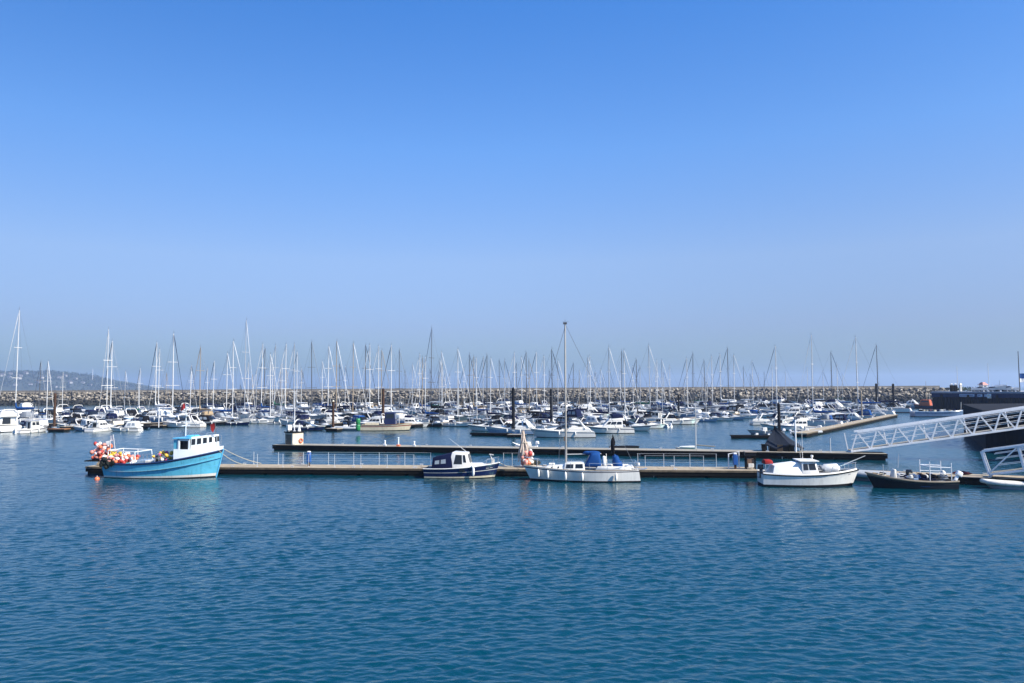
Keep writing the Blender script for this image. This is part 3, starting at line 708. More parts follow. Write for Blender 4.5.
# outrigger shelf the floats hang on
mb = MB(); mb.box((-5.15, -.1, 1.30), (1.7, 2.2, .08)); mb.build('stern_shelf', M['tarred'], fb)
by = thing('red_ball', 'small red mooring buoy afloat below the fishing boat\'s stern', 'buoy', P(97, 479.5, 0), 0)  # plain red ball set afloat in the water
mb = MB(); mb.ball((0, 0, .02), .19, 12, 8); mb.build('float_ball', FC['orange'], by, smooth=70)
mb = MB(); mb.tube((0, 0, .2), (0, 0, .3), .03, n=6); mb.build('eye', M['galv'], by)
hp = thing('fender_board', 'pale timber fender board on the pontoon end behind the fishing boat', 'fender board', near(97, .8, NZ), NH)
mb = MB(); mb.box((0, 0, .14), (.95, .5, .22)); mb.box((-.2, 0, .3), (.35, .4, .12)); mb.build('planks', M['timber'], hp, bevel=.03)

# ------------------------------------------------------------------ navy cabin boat
nb = hero_at(462.5, 477.4, 'cabin_boat', 'small navy cabin boat with white wheelhouse and navy canopy beside the front pontoon', 'motor boat', HB)
nh = Hull(5.75, 2.1, .72, .74, 1.14, .35, .82, .42, .08, .4, 2.4, 17, .3)
nh.shell([(1, 0), (.955, 1), (.62, 2), (.575, 1), (.20, 3), (.06, 4), (0, 4)], 'hull', [M['white'], M['navy'], M['offwhite'], M['cream'], M['antifoul']], nb)
nh.deck('deck', M['deck'], nb, .10); nh.rail('gunwale', M['white'], nb, .04, 0, 1, 1, .01)
c = Cab(-1.2, .78, .62, 1.98, 1.6, 1.36, .34, .52, None, 1.92, .9)
mb = MB(); c.add(mb); mb.build('wheelhouse', M['white'], nb, bevel=.07, smooth=45, seg=2)
for sd in (1, -1):
    w = MB(); c.pane(w, sd, .28, .66, .34, .86, skew=.0); w.build('window', M['glass'], nb)
    w = MB(); c.pane(w, sd, .72, .86, .44, .86); w.build('window', M['glass'], nb)
for u0, u1 in ((.08, .47), (.53, .92)):
    w = MB(); c.pane(w, 'f', u0, u1, .40, .9); w.build('window', M['glass'], nb)
f = Cab(.6, 2.0, .85, 1.10, 1.45, 1.1, .5, 0, .95, 1.12, .5); mb = MB(); f.add(mb); mb.build('cuddy', M['white'], nb, bevel=.06, smooth=45, seg=2)
mb = MB(); mb.box((0, 0, 0), (.42, .012, .22)); o = mb.build('hull_window', M['glass'], nb); p = nh.sheer(.15, -1, -.004, -.2); o.location = p
cv = Cab(-2.25, -.62, .72, 1.55, 1.72, 1.42, .1, .08, None, 1.90, .95); mb = MB(); cv.add(mb); mb.build('cockpit_canopy', M['cl_navy'], nb, bevel=.06, smooth=40, seg=2)
for sd in (1, -1):
    for u0, u1 in ((.14, .36), (.44, .68)):
        w = MB(); cv.pane(w, sd, u0, u1, .38, .68); w.build('canopy_window', M['glass_grey'], nb)
mb = MB()
for sd in (1, -1): mb.path([nh.pt(t, 1, sd, .08, dz) for t, dz in ((.80, .03), (.82, .35), (.92, .42), (.99, .45))], .018, 5)
for t in (.88, .98): mb.tube(nh.pt(t, 1, 1, .08), nh.pt(t, 1, 1, .08, .42), .015, n=5)
mb.build('bow_rail', M['steel'], nb)
mb = MB(); mb.box((2.35, 0, 1.25), (.22, .2, .34)); mb.tube((2.3, 0, 1.3), (2.15, 0, 1.75), .05, n=6); mb.tube((2.05, .1, 1.76), (2.4, -.1, 1.72), .05, n=6); mb.build('anchor_windlass', M['offwhite'], nb, bevel=.03)
mb = MB(); mb.tube((.25, .2, 1.95), (-1.1, .25, 2.95), .022, .01, n=5); mb.build('fishing_rod', M['spar_white'], nb)
p = nh.sheer(1.0, -1, -.12, -.33); fender(nb, p, .10, .62); p = nh.sheer(.93, -1, -.1, .05); fender(nb, p, .07, .22)
strokes(nh, 'name_lettering', 1.95, .72, 5, .07, .12, nb, M['offwhite'])
Tn = world_to(nb)
rope('mooring_rope', Tn @ Vector((2.7, .1, 1.2)), near(512, 1.0, .65), .1, 'bow rope from the navy cabin boat to the front pontoon')
rope('mooring_rope', Tn @ Vector((-2.7, .5, .8)), near(418, .9, .65), .1, 'stern rope from the navy cabin boat to the front pontoon')

# ------------------------------------------------------------------ white sailboat with the tall mast
sb = hero_at(580.5, 480.4, 'sailboat', 'white sailboat with tall bare mast and royal blue covers beside the front pontoon', 'sailing yacht', HB+PI)
sh = Hull(8.4, 2.7, .88, .82, 1.08, .5, .70, .55, -.12, .42, 2.0, 21, .35)
sh.shell([(1, 0), (.93, 1), (.86, 0), (.5, 0), (.13, 2), (0, 2)], 'hull', [M['white'], M['cl_navy'], M['antifoul']], sb)
sh.deck('deck', M['deck'], sb, .03); sh.rail('toe_rail', M['teak'], sb, .022, .02, 1, 1, .03)
c = Cab(-.35, 1.25, .78, 1.36, 1.7, 1.38, .12, .06, .78, 1.32, .92); mb = MB(); c.add(mb); mb.build('coachroof', M['white'], sb, bevel=.09, smooth=45, seg=2)
c2 = Cab(1.1, 2.75, .8, 1.16, 1.5, 1.1, .35, 0, .86, 1.10, .55); mb = MB(); c2.add(mb); mb.build('foredeck_trunk', M['white'], sb, bevel=.07, smooth=45, seg=2)
for sd in (1, -1):
    for u0, u1 in ((.08, .44), (.54, .9)):
        w = MB(); c.pane(w, sd, u0, u1, .32, .84); w.build('cabin_window', M['glass'], sb, bevel=.01)
    for u in (.3, .62):
        w = MB(); c2.pane(w, sd, u, u+.07, .4, .75); w.build('porthole', M['glass'], sb)
mb = MB(); mb.box((2.1, 0, 1.2), (.45, .5, .12)); mb.build('fore_hatch', M['white'], sb, bevel=.04)
MT = 11.55
xm = 1.05
mb = MB(); mb.path([(xm, 0, 1.2), (xm, 0, 3.4), (xm-.01, 0, 8.0), (xm-.03, 0, MT)], .08, 9, radii=[.075, .075, .068, .05]); ms = mb.build('mast', M['spar_grey'], sb, smooth=60)
mb = MB(); mb.tube((xm, -.75, 6.9), (xm, .75, 6.9), .03, n=5); mb.build('spreader', M['silver'], ms)
mb = MB(); mb.box((xm-.03, 0, MT+.05), (.28, .12, .14)); mb.tube((xm-.03, 0, MT), (xm-.03, 0, MT+.35), .012, n=4); mb.tube((xm-.3, 0, MT+.16), (xm+.15, 0, MT+.16), .012, n=4); mb.build('masthead_fitting', M['spar_dark'], ms)
mb = MB(); mb.box((xm+.1, 0, 3.05), (.07, .12, .3)); mb.build('mast_winch', M['tan_hull'], ms)
mb = MB(); mb.tube((xm, 0, 1.9), (-1.55, 0, 1.95), .03, n=7); bo = mb.build('boom', M['spar_white'], sb, smooth=60)
bw = sh.pt(1, 1); bw.y = 0
for nm_, a, b, rr in (('forestay', bw+Vector((-.1, 0, .05)), (xm, 0, MT-.3), .016), ('backstay', (-4.05, 0, .85), (xm-.03, 0, MT), .014)):
    mb = MB(); mb.tube(a, b, rr, n=5, caps=False); mb.build(nm_, M['wire'], sb)
for sd in (1, -1):
    mb = MB(); mb.path([sh.sheer(xm-.1, sd, .04), (xm, sd*.75, 6.9), (xm, 0, MT-.15)], .012, 4); mb.build('shroud', M['wire'], sb)
    mb = MB(); mb.path([sh.sheer(xm+.6, sd, .04), (xm, 0, 6.7)], .01, 4); mb.build('lower_shroud', M['wire'], sb)
def bundle(name, m, parent, blobs):
    mb = MB()
    for c_, r_, sc in blobs: mb.ball(c_, r_, 10, 8, sc=sc)
    return mb.build(name, m, parent, smooth=80)
hd = Cab(-1.55, -.25, 1.05, 2.05, 1.6, 1.35, .55, .12); mb = MB(); hd.add(mb); mb.build('sprayhood', M['cl_blue'], sb, bevel=.16, smooth=60, seg=2)
w = MB(); hd.pane(w, 'f', .12, .88, .2, .8); w.build('sprayhood_window', M['glass_grey'], sb)
bundle('sail_cover', M['cl_blue'], bo, [((-.95, 0, 2.0), .19, (2.9, .8, .9)), ((-.55, 0, 2.02), .15, (2.4, .8, .9))])
bundle('outboard_cover', M['cl_blue'], sb, [((-2.62, -.35, 1.35), .33, (.85, .9, 1.5)), ((-2.75, -.35, 1.1), .34, (1.05, .9, 1.1)), ((-2.5, -.3, 1.65), .2, (.8, .8, 1.3))])
mb = MB(); mb.tube((-2.55, -.2, 1.0), (-2.35, -.2, 3.1), .035, n=6); mb.path([(-2.44, -.2, 1.9), (-2.39, -.2, 2.3), (-2.37, -.2, 2.8), (-2.34, -.2, 3.05)], .1, 7, radii=[.1, .15, .13, .04]); mb.build('furled_ensign', M['cl_black'], sb, smooth=60)
mb = MB()
for sd in (1, -1): mb.box((-2.4, sd*.85, .98), (2.6, .13, .28), taper=.9)
mb.box((-3.6, 0, .98), (.5, 1.7, .24)); mb.build('cockpit_coaming', M['white'], sb, bevel=.05, smooth=45)
mb = MB(); mb.tube((-1.9, 0, .9), (-1.9, 0, 1.55), .06, n=7); mb.path([(-1.9, .36*math.cos(a), 1.6+.36*math.sin(a)) for a in [2*PI*k/14 for k in range(15)]], .02, 5); mb.box((-1.85, 0, 1.6), (.14, .3, .3)); mb.build('wheel_pedestal', M['offwhite'], sb)
mb = MB(); mb.box((-1.72, .35, 1.45), (.3, .4, .75), taper=.8); mb.build('helm_seat_back', M['cl_white'], sb, bevel=.08, smooth=50)
mb = MB()
for sd in (1, -1):
    mb.path([sh.pt(t, 1, sd, .05, .55) for t in (.02, .1, .2, .3, .42)], .014, 5); mb.path([sh.pt(t, 1, sd, .05, .5) for t in (.42, .6, .8, .9)], .008, 4)
    for t in (.02, .12, .27, .42, .58, .74, .88): mb.tube(sh.pt(t, 1, sd, .05), sh.pt(t, 1, sd, .05, .55), .014, n=5)
    mb.path([sh.pt(t, 1, sd, .05, dz) for t, dz in ((.86, .5), (.95, .6), (1, .65))], .02, 5)
a_, b_ = sh.pt(.02, 1, 1, .05, .55), sh.pt(.02, 1, -1, .05, .55); mb.tube(a_, b_, .018, n=5)
mb.build('guard_rail', M['steel'], sb)
mb = MB(); a_, b_ = sh.pt(.0, 1, 1, .1, .3), sh.pt(0, 1, -1, .1, .3); mb.path([a_, (a_.x-.05, 0, a_.z+.08), b_], .07, 8); mb.build('horseshoe_buoy', M['cl_white'], sb, smooth=60)
for x in (3.05, 2.35, 1.05, -.15, -2.55): fender(sb, sh.sheer(x, 1, -.11, -.42), .095, .52)
Ts = world_to(sb)
rope('mooring_rope', Ts @ Vector((3.9, -.2, 1.05)), near(516, .9, .65), .08, 'bow rope from the white sailboat to the front pontoon')
rope('mooring_rope', Ts @ Vector((-4.0, -.7, .9)), near(648, .7, .65), .1, 'stern rope from the white sailboat to the front pontoon', 'rope_blue')

# bundle of marker poles and floats at the sailboat's bow, on the pontoon
pb = near(523, 1.5, NZ)
bp = thing('marker_pole_bundle', 'tall cone of bundled tan marker poles on the pontoon at the sailboat\'s bow', 'pole bundle', pb, NH)
mb = MB(); r2 = random.Random(21)
for k in range(34):
    a = 2*PI*k/34; q_ = r2.uniform(.4, .68)
    mb.tube((q_*math.cos(a)*.9+.05, q_*math.sin(a)*.7, r2.uniform(.0, 1.2)), (-.12+r2.uniform(-.10, .10), r2.uniform(-.08, .08), r2.uniform(2.4, 2.95)), .045, .03, 5)
mb.build('pole', mat('pale_marker_pole', (.55, .45, .37), .7, var=.3, vscale=5), bp)['kind'] = 'stuff'
mb = MB(); r3 = random.Random(3)
for z, q_ in ((1.15, .42), (1.9, .27)): mb.path([(q_*math.cos(a)-.03, q_*math.sin(a)*.8, z+.03*math.sin(3*a)) for a in [2*PI*k/12 for k in range(13)]], .035, 5)
mb.build('lashing', M['rope'], bp)
Tb = world_to(bp)
floats(40, ((-.35, .85), (-.6, .6), (.1, 1.45), lambda x, y, z: abs(x-.25+ (z-.7)*.12) < .62-.22*z and abs(y) < .55-.15*z), (['pink', 'white', 'maroon', 'orange'], [6, 4, 1, 1]), None, 'stacked round the marker poles at the sailboat\'s bow', Tb, 'net floats at the sailboat\'s bow', .13, .2)
mb = MB(); dk = thing('dark_lobster_pot', 'dark netted lobster pot beside the pink floats at the sailboat\'s bow', 'lobster pot', near(532.5, 1.6, NZ), NH)
mb = MB(); mb.path([(-.35, 0, .2), (-.3, 0, .3), (.3, 0, .3), (.35, 0, .2)], .3, 10, radii=[.26, .3, .3, .26]); mb.build('net_cover', nm, dk, smooth=50)
mb = MB()
for x in (-.3, 0, .3): mb.path([(x, -.32, 0), (x, -.3, .42), (x, 0, .62), (x, .3, .42), (x, .32, 0)], .025, 5)
mb.build('hoop', M['rope'], dk)

# ------------------------------------------------------------------ white motor boat with canvas tent
wbt = hero_at(809.5, 485.4, 'motor_boat', 'white motor boat with white canvas tent and red stern cover off the pontoon\'s end', 'motor boat', HB)
M['ww'] = mat('old_white_hull', (.80, .78, .73), .35, var=.1, streak=.15)
wbt.scale = (.95, 1, 1); hh = Hull(6.9, 2.45, .88, .80, 1.12, .4, .8, .5, .0, .42, 2.3, 17, .35)
hh.shell([(1, 0), (.92, 1), (.6, 1), (.18, 2), (.03, 2), (0, 2)], 'hull', [M['fb_dark'], M['ww'], M['antifoul']], wbt)
hh.deck('deck', M['deck'], wbt, .12); hh.rail('rubbing_strake', M['tarred'], wbt, .045, 0, 1, .97, 0)
mb = MB()
for sd in (1, -1):
    mb.loft([[hh.pt(t, 1, sd, 0, .0), hh.pt(t, 1, sd, .03, .10), hh.pt(t, 1, sd, .09, .10), hh.pt(t, 1, sd, .09, 0)] for t in [.0+.07*k for k in range(15)]], True, True)
mb.build('gunwale', M['ww'], wbt)
c = Cab(-.75, .55, .55, 1.66, 1.95, 1.7, .28, .0, None, 1.70, .88); mb = MB(); c.add(mb); mb.build('wheelhouse', M['ww'], wbt, bevel=.05, smooth=45, seg=2)
for sd in (1, -1):
    for u0, u1 in ((.10, .40), (.46, .88)):
        w = MB(); c.pane(w, sd, u0, u1, .52, .9); w.build('window', M['glass'], wbt)
for u0, u1 in ((.06, .48), (.52, .94)):
    w = MB(); c.pane(w, 'f', u0, u1, .40, .92); w.build('window', M['glass'], wbt)
mb = MB(); mb.box((-.22, 0, 1.73), (1.35, 1.85, .06)); mb.tube((.32, .3, 1.7), (.32, .3, 2.0), .06, n=6); mb.box((.32, .3, 1.98), (.12, .3, .14)); mb.build('wheelhouse_roof', M['ww'], wbt, bevel=.02)
cv = Cab(-2.85, -.72, .76, 1.40, 2.1, 1.35, .0, .25, .74, 1.64, .95); mb = MB(); cv.add(mb)
mb.build('canvas_tent', M['cl_white'], wbt, bevel=.05, smooth=35, seg=2)
mb = MB(); mb.box((-2.95, -.1, 1.62), (.7, .9, .30), taper=.8); mb.build('stern_cover', M['cl_red'], wbt, bevel=.1, smooth=50, seg=2)
mb = MB()
for y in (-.5, .3): mb.path([(-3.2, y, .75), (-3.2, y, 1.46), (-2.7, y, 1.5)], .03, 5)
mb.build('stern_frame', M['steel'], wbt)
outboard(wbt, -3.35, -.1, 1.05, M['engine_black'], .8)
mb = MB(); mb.path([(.95, 0, 1.0), (1.1, 0, 1.16), (1.9, 0, 1.2), (2.05, 0, 1.08)], .3, 10, radii=[.24, .31, .31, .22]); mb.build('deck_dinghy', M['cl_white'], wbt, smooth=60)
mb = MB()
for k in range(10):
    a = k*.9; mb.ball((.75+.25*math.cos(a), -.1+.5*math.sin(a), 1.12+.06*(k % 3)), .14, 7, 5)
mb.build('rope_coil', M['cl_grey'], wbt, smooth=70)
mb = MB()
for k, (x, y) in enumerate(((-.32, .2), (-.55, -.1))): mb.tube((x, y, 1.7), (x-.22, y, 3.1+.1*k), .011, n=4)
mb.build('aerial', M['spar_white'], wbt)
mb = MB(); mb.tube((-.4, .1, 1.7), (-.4, .1, 3.85), .013, n=5); mb.ball((-.4, .1, 3.95), .16, 9, 7, sc=(1, 1, .8)); mb.build('radome_mast', M['white'], wbt, smooth=60)
mb = MB(); mb.tube((2.2, -.1, 1.35), (3.9, -.1, 2.05), .04, .025, n=6); mb.build('bowsprit_pole', M['spar_white'], wbt)
mb = MB()
for sd in (1, -1):
    mb.path([hh.pt(t, 1, sd, .1, dz) for t, dz in ((.68, .1), (.7, .48), (.85, .5), (.98, .5))], .018, 5)
    for t in (.78, .88, .97): mb.tube(hh.pt(t, 1, sd, .1), hh.pt(t, 1, sd, .1, .5), .016, n=5)
mb.build('bow_rail', M['steel'], wbt)
strokes(hh, 'name_lettering', 2.6, .78, 3, .07, .1, wbt, M['fb_dark'])

# ------------------------------------------------------------------ grey dinghy and dark workboat beyond it
gd = rib('hypalon', 'grey_hull', 4.3, 'engine_black', 'inflatable_dinghy', False)
gd.location = P(874, 480.5, 0); gd.rotation_euler = (0, 0, HB+PI-.35)
tag(gd, 'pale grey inflatable dinghy wedged between the white motor boat and dark workboat', 'inflatable boat')
wk = hero_at(909, 487.3, 'workboat', 'long dark open workboat with white console and pale arch near the small gangway', 'workboat', HB+PI)
kh = Hull(5.55, 2.1, .54, .50, .98, .3, .92, .5, .0, .4, 2.5, 17, .3)
M['wk_dark'] = mat('workboat_black_blue', (.012, .015, .024), .5, var=.3, streak=.3, spec=.2)
kh.shell([(1, 0), (.84, 1), (.3, 1), (.06, 2), (0, 2)], 'hull', [M['spar_brown'], M['wk_dark'], M['antifoul']], wk)
kh.deck('deck', M['cl_grey'], wk, .18); kh.rail('gunwale', M['spar_brown'], wk, .055, 0, 1, 1, .0)
c = Cab(.8, 1.22, .3, 1.22, .55, .48, .2, .05); mb = MB(); c.add(mb); mb.build('console', M['offwhite'], wk, bevel=.06, smooth=45)
w = MB(); c.pane(w, 'b', .1, .9, .55, .85); w.build('console_screen', M['glass'], wk)
mb = MB(); mb.box((.35, -.3, .62), (.5, .5, .5)); mb.build('helm_seat', M['cl_white'], wk, bevel=.08, smooth=50)
for x in (-.2, -.75, -1.3):
    mb = MB(); mb.box((x, 0, .62), (.32, 1.4, .10)); mb.box((x-.12, 0, .78), (.08, 1.3, .22)); mb.build('thwart', M['cl_navy'] if x < -.5 else M['blue_hull'], wk, bevel=.03)
for k, (x, y, m_) in enumerate(((-.45, .4, 'cl_blue'), (-.5, -.5, 'offwhite'), (-1.0, .3, 'cl_white'), (-1.6, -.4, 'cl_blue'), (-1.75, .35, 'engine_black'), (0.05, .5, 'offwhite'))):
    mb = MB(); mb.box((x, y, .76), (.24, .26, .24), taper=.85); mb.build('gear_crate', M[m_], wk, bevel=.05)
for k, (x, y, m_) in enumerate(((1.75, .2, 'rope'), (2.05, -.2, 'cl_tan'), (1.5, -.45, 'tarred'), (.2, -.55, 'cl_grey'), (-.25, -.1, 'rope'), (-.9, -.5, 'cl_tan'), (-1.35, .5, 'tarred'), (-2.05, .5, 'cl_grey'), (-2.35, -.5, 'rope'), (.55, .55, 'cl_navy'))):
    mb = MB(); mb.path([(x+.2*math.cos(a*.9), y+.17*math.sin(a*.9), .62+.022*a) for a in range(14)], .045, 5); mb.build('rope_coil', M[m_], wk, smooth=60)
mb = MB()
for x in (-1.05, -2.4):
    for y in (-.75, .75): mb.tube((x, y, .55), (x, y, 1.78 if x > -2 else 1.7), .028, n=6)
for y in (-.75, .75): mb.tube((-1.05, y, 1.45), (-2.4, y, 1.4), .025, n=6); mb.tube((-1.05, y, 1.05), (-2.4, y, 1.02), .02, n=6)
mb.tube((-1.05, -.75, 1.45), (-1.05, .75, 1.45), .025, n=6)
mb.build('rail_frame', M['alu'], wk)
mb = MB(); mb.tube((.7, .1, 1.3), (.62, .1, 2.2), .02, n=5); mb.tube((1.8, .5, .8), (1.8, .5, 1.6), .018, n=5); mb.build('aerial', M['spar_white'], wk)
outboard(wk, -2.95, .2, .80, M['engine_white'], .8, -.5)
mb = MB(); mb.box((-2.2, 0, .85), (.35, .4, .6), taper=.75); mb.build('engine_box', M['offwhite'], wk, bevel=.1, smooth=50)
strokes(kh, 'hull_lettering', -.9, .30, 3, .16, .22, wk, M['cl_blue'], sd=1)
# pontoon behind the workboat, carrying the small gangway
RA = P(872, 483.2, 0); RB = P(1075, 489.5, 0); RD = (RB-RA).normalized(); RN = Vector((-RD.y, RD.x, 0)); RH = math.atan2(RD.y, RD.x)
RA2 = RA+RN*1.6; RB2 = RB+RN*.2
pontoon('landing_pontoon', RA2, RB2, 2.4, .5, 'short landing pontoon under the small white gangway behind the dark workboat', nfl=6)
def land(px, back=0.0, z=.5):
    p = on_line(RA2, RB2, px)+RN*back; p.z = z; return p
rd = thing('covered_kayak', 'dark red covered kayak lying on the landing pontoon near the small gangway', 'kayak', land(968, 1.5), RH); rd.scale = (.6, .6, .5)
mb = MB(); mb.path([(-1.1, 0, .2), (-.7, 0, .24), (0, 0, .28), (.7, 0, .24), (1.1, 0, .2)], .2, 9, radii=[.04, .2, .27, .2, .04]); mb.build('cover', mat('maroon_cover', (.10, .010, .016), .8, var=.2), rd, smooth=70)
mb = MB(); mb.path([(-.35, 0, .45), (.3, 0, .46)], .2, 9, radii=[.1, .1]); mb.build('cockpit_lid', M['cl_black'], rd, smooth=60)
d2 = rib('offwhite', 'grey_hull', 2.9, 'engine_white', 'inflatable_dinghy.001', False)
d2.location = P(1007.5, 488.6, 0); d2.rotation_euler = (0, 0, RH+PI)
tag(d2, 'small pale inflatable dinghy with white outboard under the shorter gangway', 'inflatable boat')

# ------------------------------------------------------------------ back pontoon, hut and things on it
BA = P(272, 450.4, 0); BB = P(888, 460.8, 0); BD = (BB-BA).normalized(); BN = Vector((-BD.y, BD.x, 0)); BH = math.atan2(BD.y, BD.x)
BZ = .62
pontoon('timber_pontoon', BA, BB, 2.4, BZ, 'second timber pontoon behind, with the hut at one end and the black tent', 'timber_grey', nfl=14)
def back(px, bk=0.0, z=BZ):
    p = on_line(BA, BB, px)+BN*bk; p.z = z; return p
ht = thing('pontoon_hut', 'small square hut with flat dark roof on the second pontoon\'s end', 'hut', back(288.5, 1.15), BH+R(66))
mb = MB(); mb.box((0, 0, .66), (1.42, 1.42, 1.32)); mb.build('wall', mat('hut_cream_render', (.62, .54, .42), .85, var=.14, vscale=2, streak=.2), ht)
mb = MB(); mb.box((0, 0, 1.38), (1.62, 1.62, .13)); mb.build('roof', M['tarred'], ht, bevel=.02)
mb = MB(); mb.box((-.724, .0, .58), (.03, .95, 1.12)); d_ = mb.build('door', mat('hut_brown_door', (.15, .115, .08), .7, var=.25), ht)
mb = MB(); mb.ball((-.75, .35, .6), .035, 6, 5); mb.build('handle', M['galv'], d_)
mb = MB(); mb.box((0, -.724, .55), (.9, .02, .06)); mb.build('trim', M['offwhite'], ht)
bx = thing('signal_box', 'white square equipment box on the hut\'s roof', 'equipment box', Vector(ht.location)+ht.rotation_euler.to_matrix() @ Vector((-.45, .35, 1.45)), BH+R(66))
mb = MB(); mb.box((0, 0, .42), (.5, .4, .62)); mb.build('cabinet', M['white'], bx, bevel=.03); mb = MB(); mb.tube((0, 0, 0), (0, 0, .14), .1, n=8); mb.build('foot', M['galv'], bx)
pl = thing('antenna_pole', 'thin pale pole standing on the roof of the pontoon hut', 'pole', Vector(ht.location)+Vector((.0, .1, 1.45)), 0)
mb = MB(); mb.tube((0, 0, 0), (0, 0, 4.5), .05, .03, n=7); mb.build('shaft', M['alu'], pl); mb = MB(); mb.box((0, 0, .05), (.25, .25, .1)); mb.build('foot', M['galv'], pl)
cn = thing('roof_beacon', 'small pale cone beacon on the hut\'s roof', 'beacon', Vector(ht.location)+ht.rotation_euler.to_matrix() @ Vector((.45, -.3, 1.45)), 0)
mb = MB(); mb.tube((0, 0, .0), (0, 0, .75), .2, .04, n=10); mb.build('cone', M['white'], cn, smooth=50); mb = MB(); mb.ball((0, 0, .8), .08, 8, 6); mb.build('lamp', M['glass_grey'], cn, smooth=60)
lr = thing('lifebuoy', 'red and pale lifebuoy on the front of the pontoon hut', 'lifebuoy', Vector(ht.location)+ht.rotation_euler.to_matrix() @ Vector((.35, -.78, .42)), BH+R(66))
mb = MB(); mb.path([(.21*math.cos(a), 0, .21*math.sin(a)) for a in [2*PI*k/16 for k in range(17)]], .075, 8); mb.build('ring', FC['orange'], lr, smooth=60)
mb = MB(); mb.tube((.0, .02, -.3), (0, .02, .3), .02, n=5); mb.build('bracket', M['galv'], lr)
for px_, hh_, cm in ((383, .55, 'alu'), (396.5, .9, 'fb_white'), (412.5, .5, 'alu')):
    bl = thing('mooring_bollard', {383: 'short grey bollard on the second pontoon, nearest the hut of three', 396.5: 'tallest of three bollards on the second pontoon, white with red foot', 412.5: 'short grey bollard on the second pontoon, farthest from the hut of three'}[px_], 'bollard', back(px_, .5), BH, 'bollards on the second pontoon')
    mb = MB(); mb.tube((0, 0, .12), (0, 0, hh_), .09, .08, n=8); mb.ball((0, 0, hh_), .12, 8, 6, sc=(1, 1, .6)); mb.build('shaft', M[cm], bl, smooth=50)
    mb = MB(); mb.box((0, 0, .1), (.34, .34, .2)); mb.build('foot', FC['orange'] if px_ == 396.5 else M['galv'], bl, bevel=.03)
# black tent over gear, its pile behind
PT = back(786, 2.0)
tn = thing('tarpaulin_tent', 'dark grey pointed tarpaulin tent over gear on the second pontoon', 'tarpaulin', PT, BH)
mb = MB()
apx = Vector((-.75, .1, 2.35))
base = [Vector(p) for p in ((-1.75, -1.0, .72), (-.75, -1.15, .30), (.45, -1.1, .75), (1.75, -.95, .35), (1.8, .7, .4), (.2, 1.0, .5), (-1.6, .9, .6))]
midr = [apx.lerp(b, .55)+Vector((0, .0, -.10-.1*(k % 2))) for k, b in enumerate(base)]
mb.loft([[apx+Vector((.12*math.cos(k), .12*math.sin(k), 0)) for k in range(7)], midr, base, [b+Vector((0, 0, -.12)) for b in base]], True, False)
mb.build('cover', mat('dark_grey_tarpaulin', (.018, .024, .038), .9, spec=.15, var=.25, bump=.03, bscale=3), tn, smooth=35)
mb = MB()
for p in base[:4]+base[4:]: mb.tube((p.x*.93, p.y*.9, 0), (p.x*.93, p.y*.9, p.z), .06, n=6)
mb.build('support_post', M['tarred'], tn)
mb = MB(); mb.box((-.2, 0, .3), (2.3, 1.3, .58)); mb.build('dark_fill', M['black_hull'], tn, bevel=.04)  # black box added to fill the dark under the cover
mb = MB(); mb.box((-.4, -.95, .33), (.5, .3, .62)); mb.build('wooden_crate', M['tan_hull'], tn, bevel=.02)
bb = thing('black_bin', 'small black bin on the second pontoon beside the dark tent', 'bin', back(765, 1.0), BH)
mb = MB(); mb.box((0, 0, .3), (.38, .38, .58), taper=1.15); mb.build('body', M['rubber'], bb, bevel=.04); mb = MB(); mb.box((0, 0, .64), (.5, .5, .08)); mb.build('lid', M['rubber'], bb, bevel=.02)
wp = thing('white_post', 'tall thin white post on the second pontoon beside the dark tent', 'post', back(797, .6), BH)
mb = MB(); mb.tube((0, 0, 0), (0, 0, 3.05), .075, n=8); mb.build('shaft', M['alu'], wp, smooth=50); mb = MB(); mb.tube((0, 0, 3.05), (0, 0, 3.2), .1, .06, n=8); mb.build('cap', M['spar_dark'], wp)
pw = thing('white_post', 'slim grey post at the far end of the second pontoon beside the gangway foot', 'post', back(833, 1.2), BH)
mb = MB(); mb.tube((0, 0, 0), (0, 0, 1.3), .05, n=8); mb.build('shaft', M['galv'], pw, smooth=50); mb = MB(); mb.box((0, 0, .03), (.2, .2, .06)); mb.build('foot', M['galv'], pw)
# green sailing dinghy behind the second pontoon, white boat, dark lugger
gs = thing('sailing_dinghy', 'low green sailing dinghy with slim white mast behind the second pontoon', 'sailing dinghy', back(696, 3.6, 0), BH+PI)
gh = Hull(4.1, 1.5, .5, .5, .72, .2, .7, .3, 0, .4, 2.2, 13); gh.shell([(1, 0), (.8, 1), (.0, 1)], 'hull', [M['white'], M['green_hull']], gs); gh.deck('deck', M['cl_green'], gs, .04)
mb = MB(); mb.tube((.0, 0, .4), (-.05, 0, 5.2), .06, .04, n=7); mb.build('mast', M['spar_white'], gs, smooth=60)
mb = MB(); mb.path([(.1, 0, .68), (1.6, 0, .72)], .16, 7, radii=[.2, .08]); mb.build('boat_cover', M['cl_white'], gs, smooth=60)
mb = MB(); mb.tube((.02, 0, .95), (-1.9, 0, .8), .05, n=6); mb.build('boom', M['spar_brown'], gs)
for sd in (1, -1):
    mb = MB(); mb.tube((-.2, sd*.7, .5), (-.03, 0, 4.6), .01, n=4); mb.build('shroud', M['wire'], gs)
lw = thing('white_launch', 'small white launch with raised bow behind the second pontoon near the poles', 'launch', back(515, 4.2, 0), BH+PI)
lh = Hull(2.6, 1.3, .55, .5, .95, .2, .85, .5, 0, .5, 2.3, 13); lh.shell([(1, 0), (.6, 1), (0, 1)], 'hull', [M['white'], M['blue_hull']], lw); lh.deck('deck', M['white'], lw, .05)
c = Cab(-.8, .0, .5, 1.0, .8, .7, .2, .1); mb = MB(); c.add(mb); mb.build('console', M['white'], lw, bevel=.06, smooth=50)
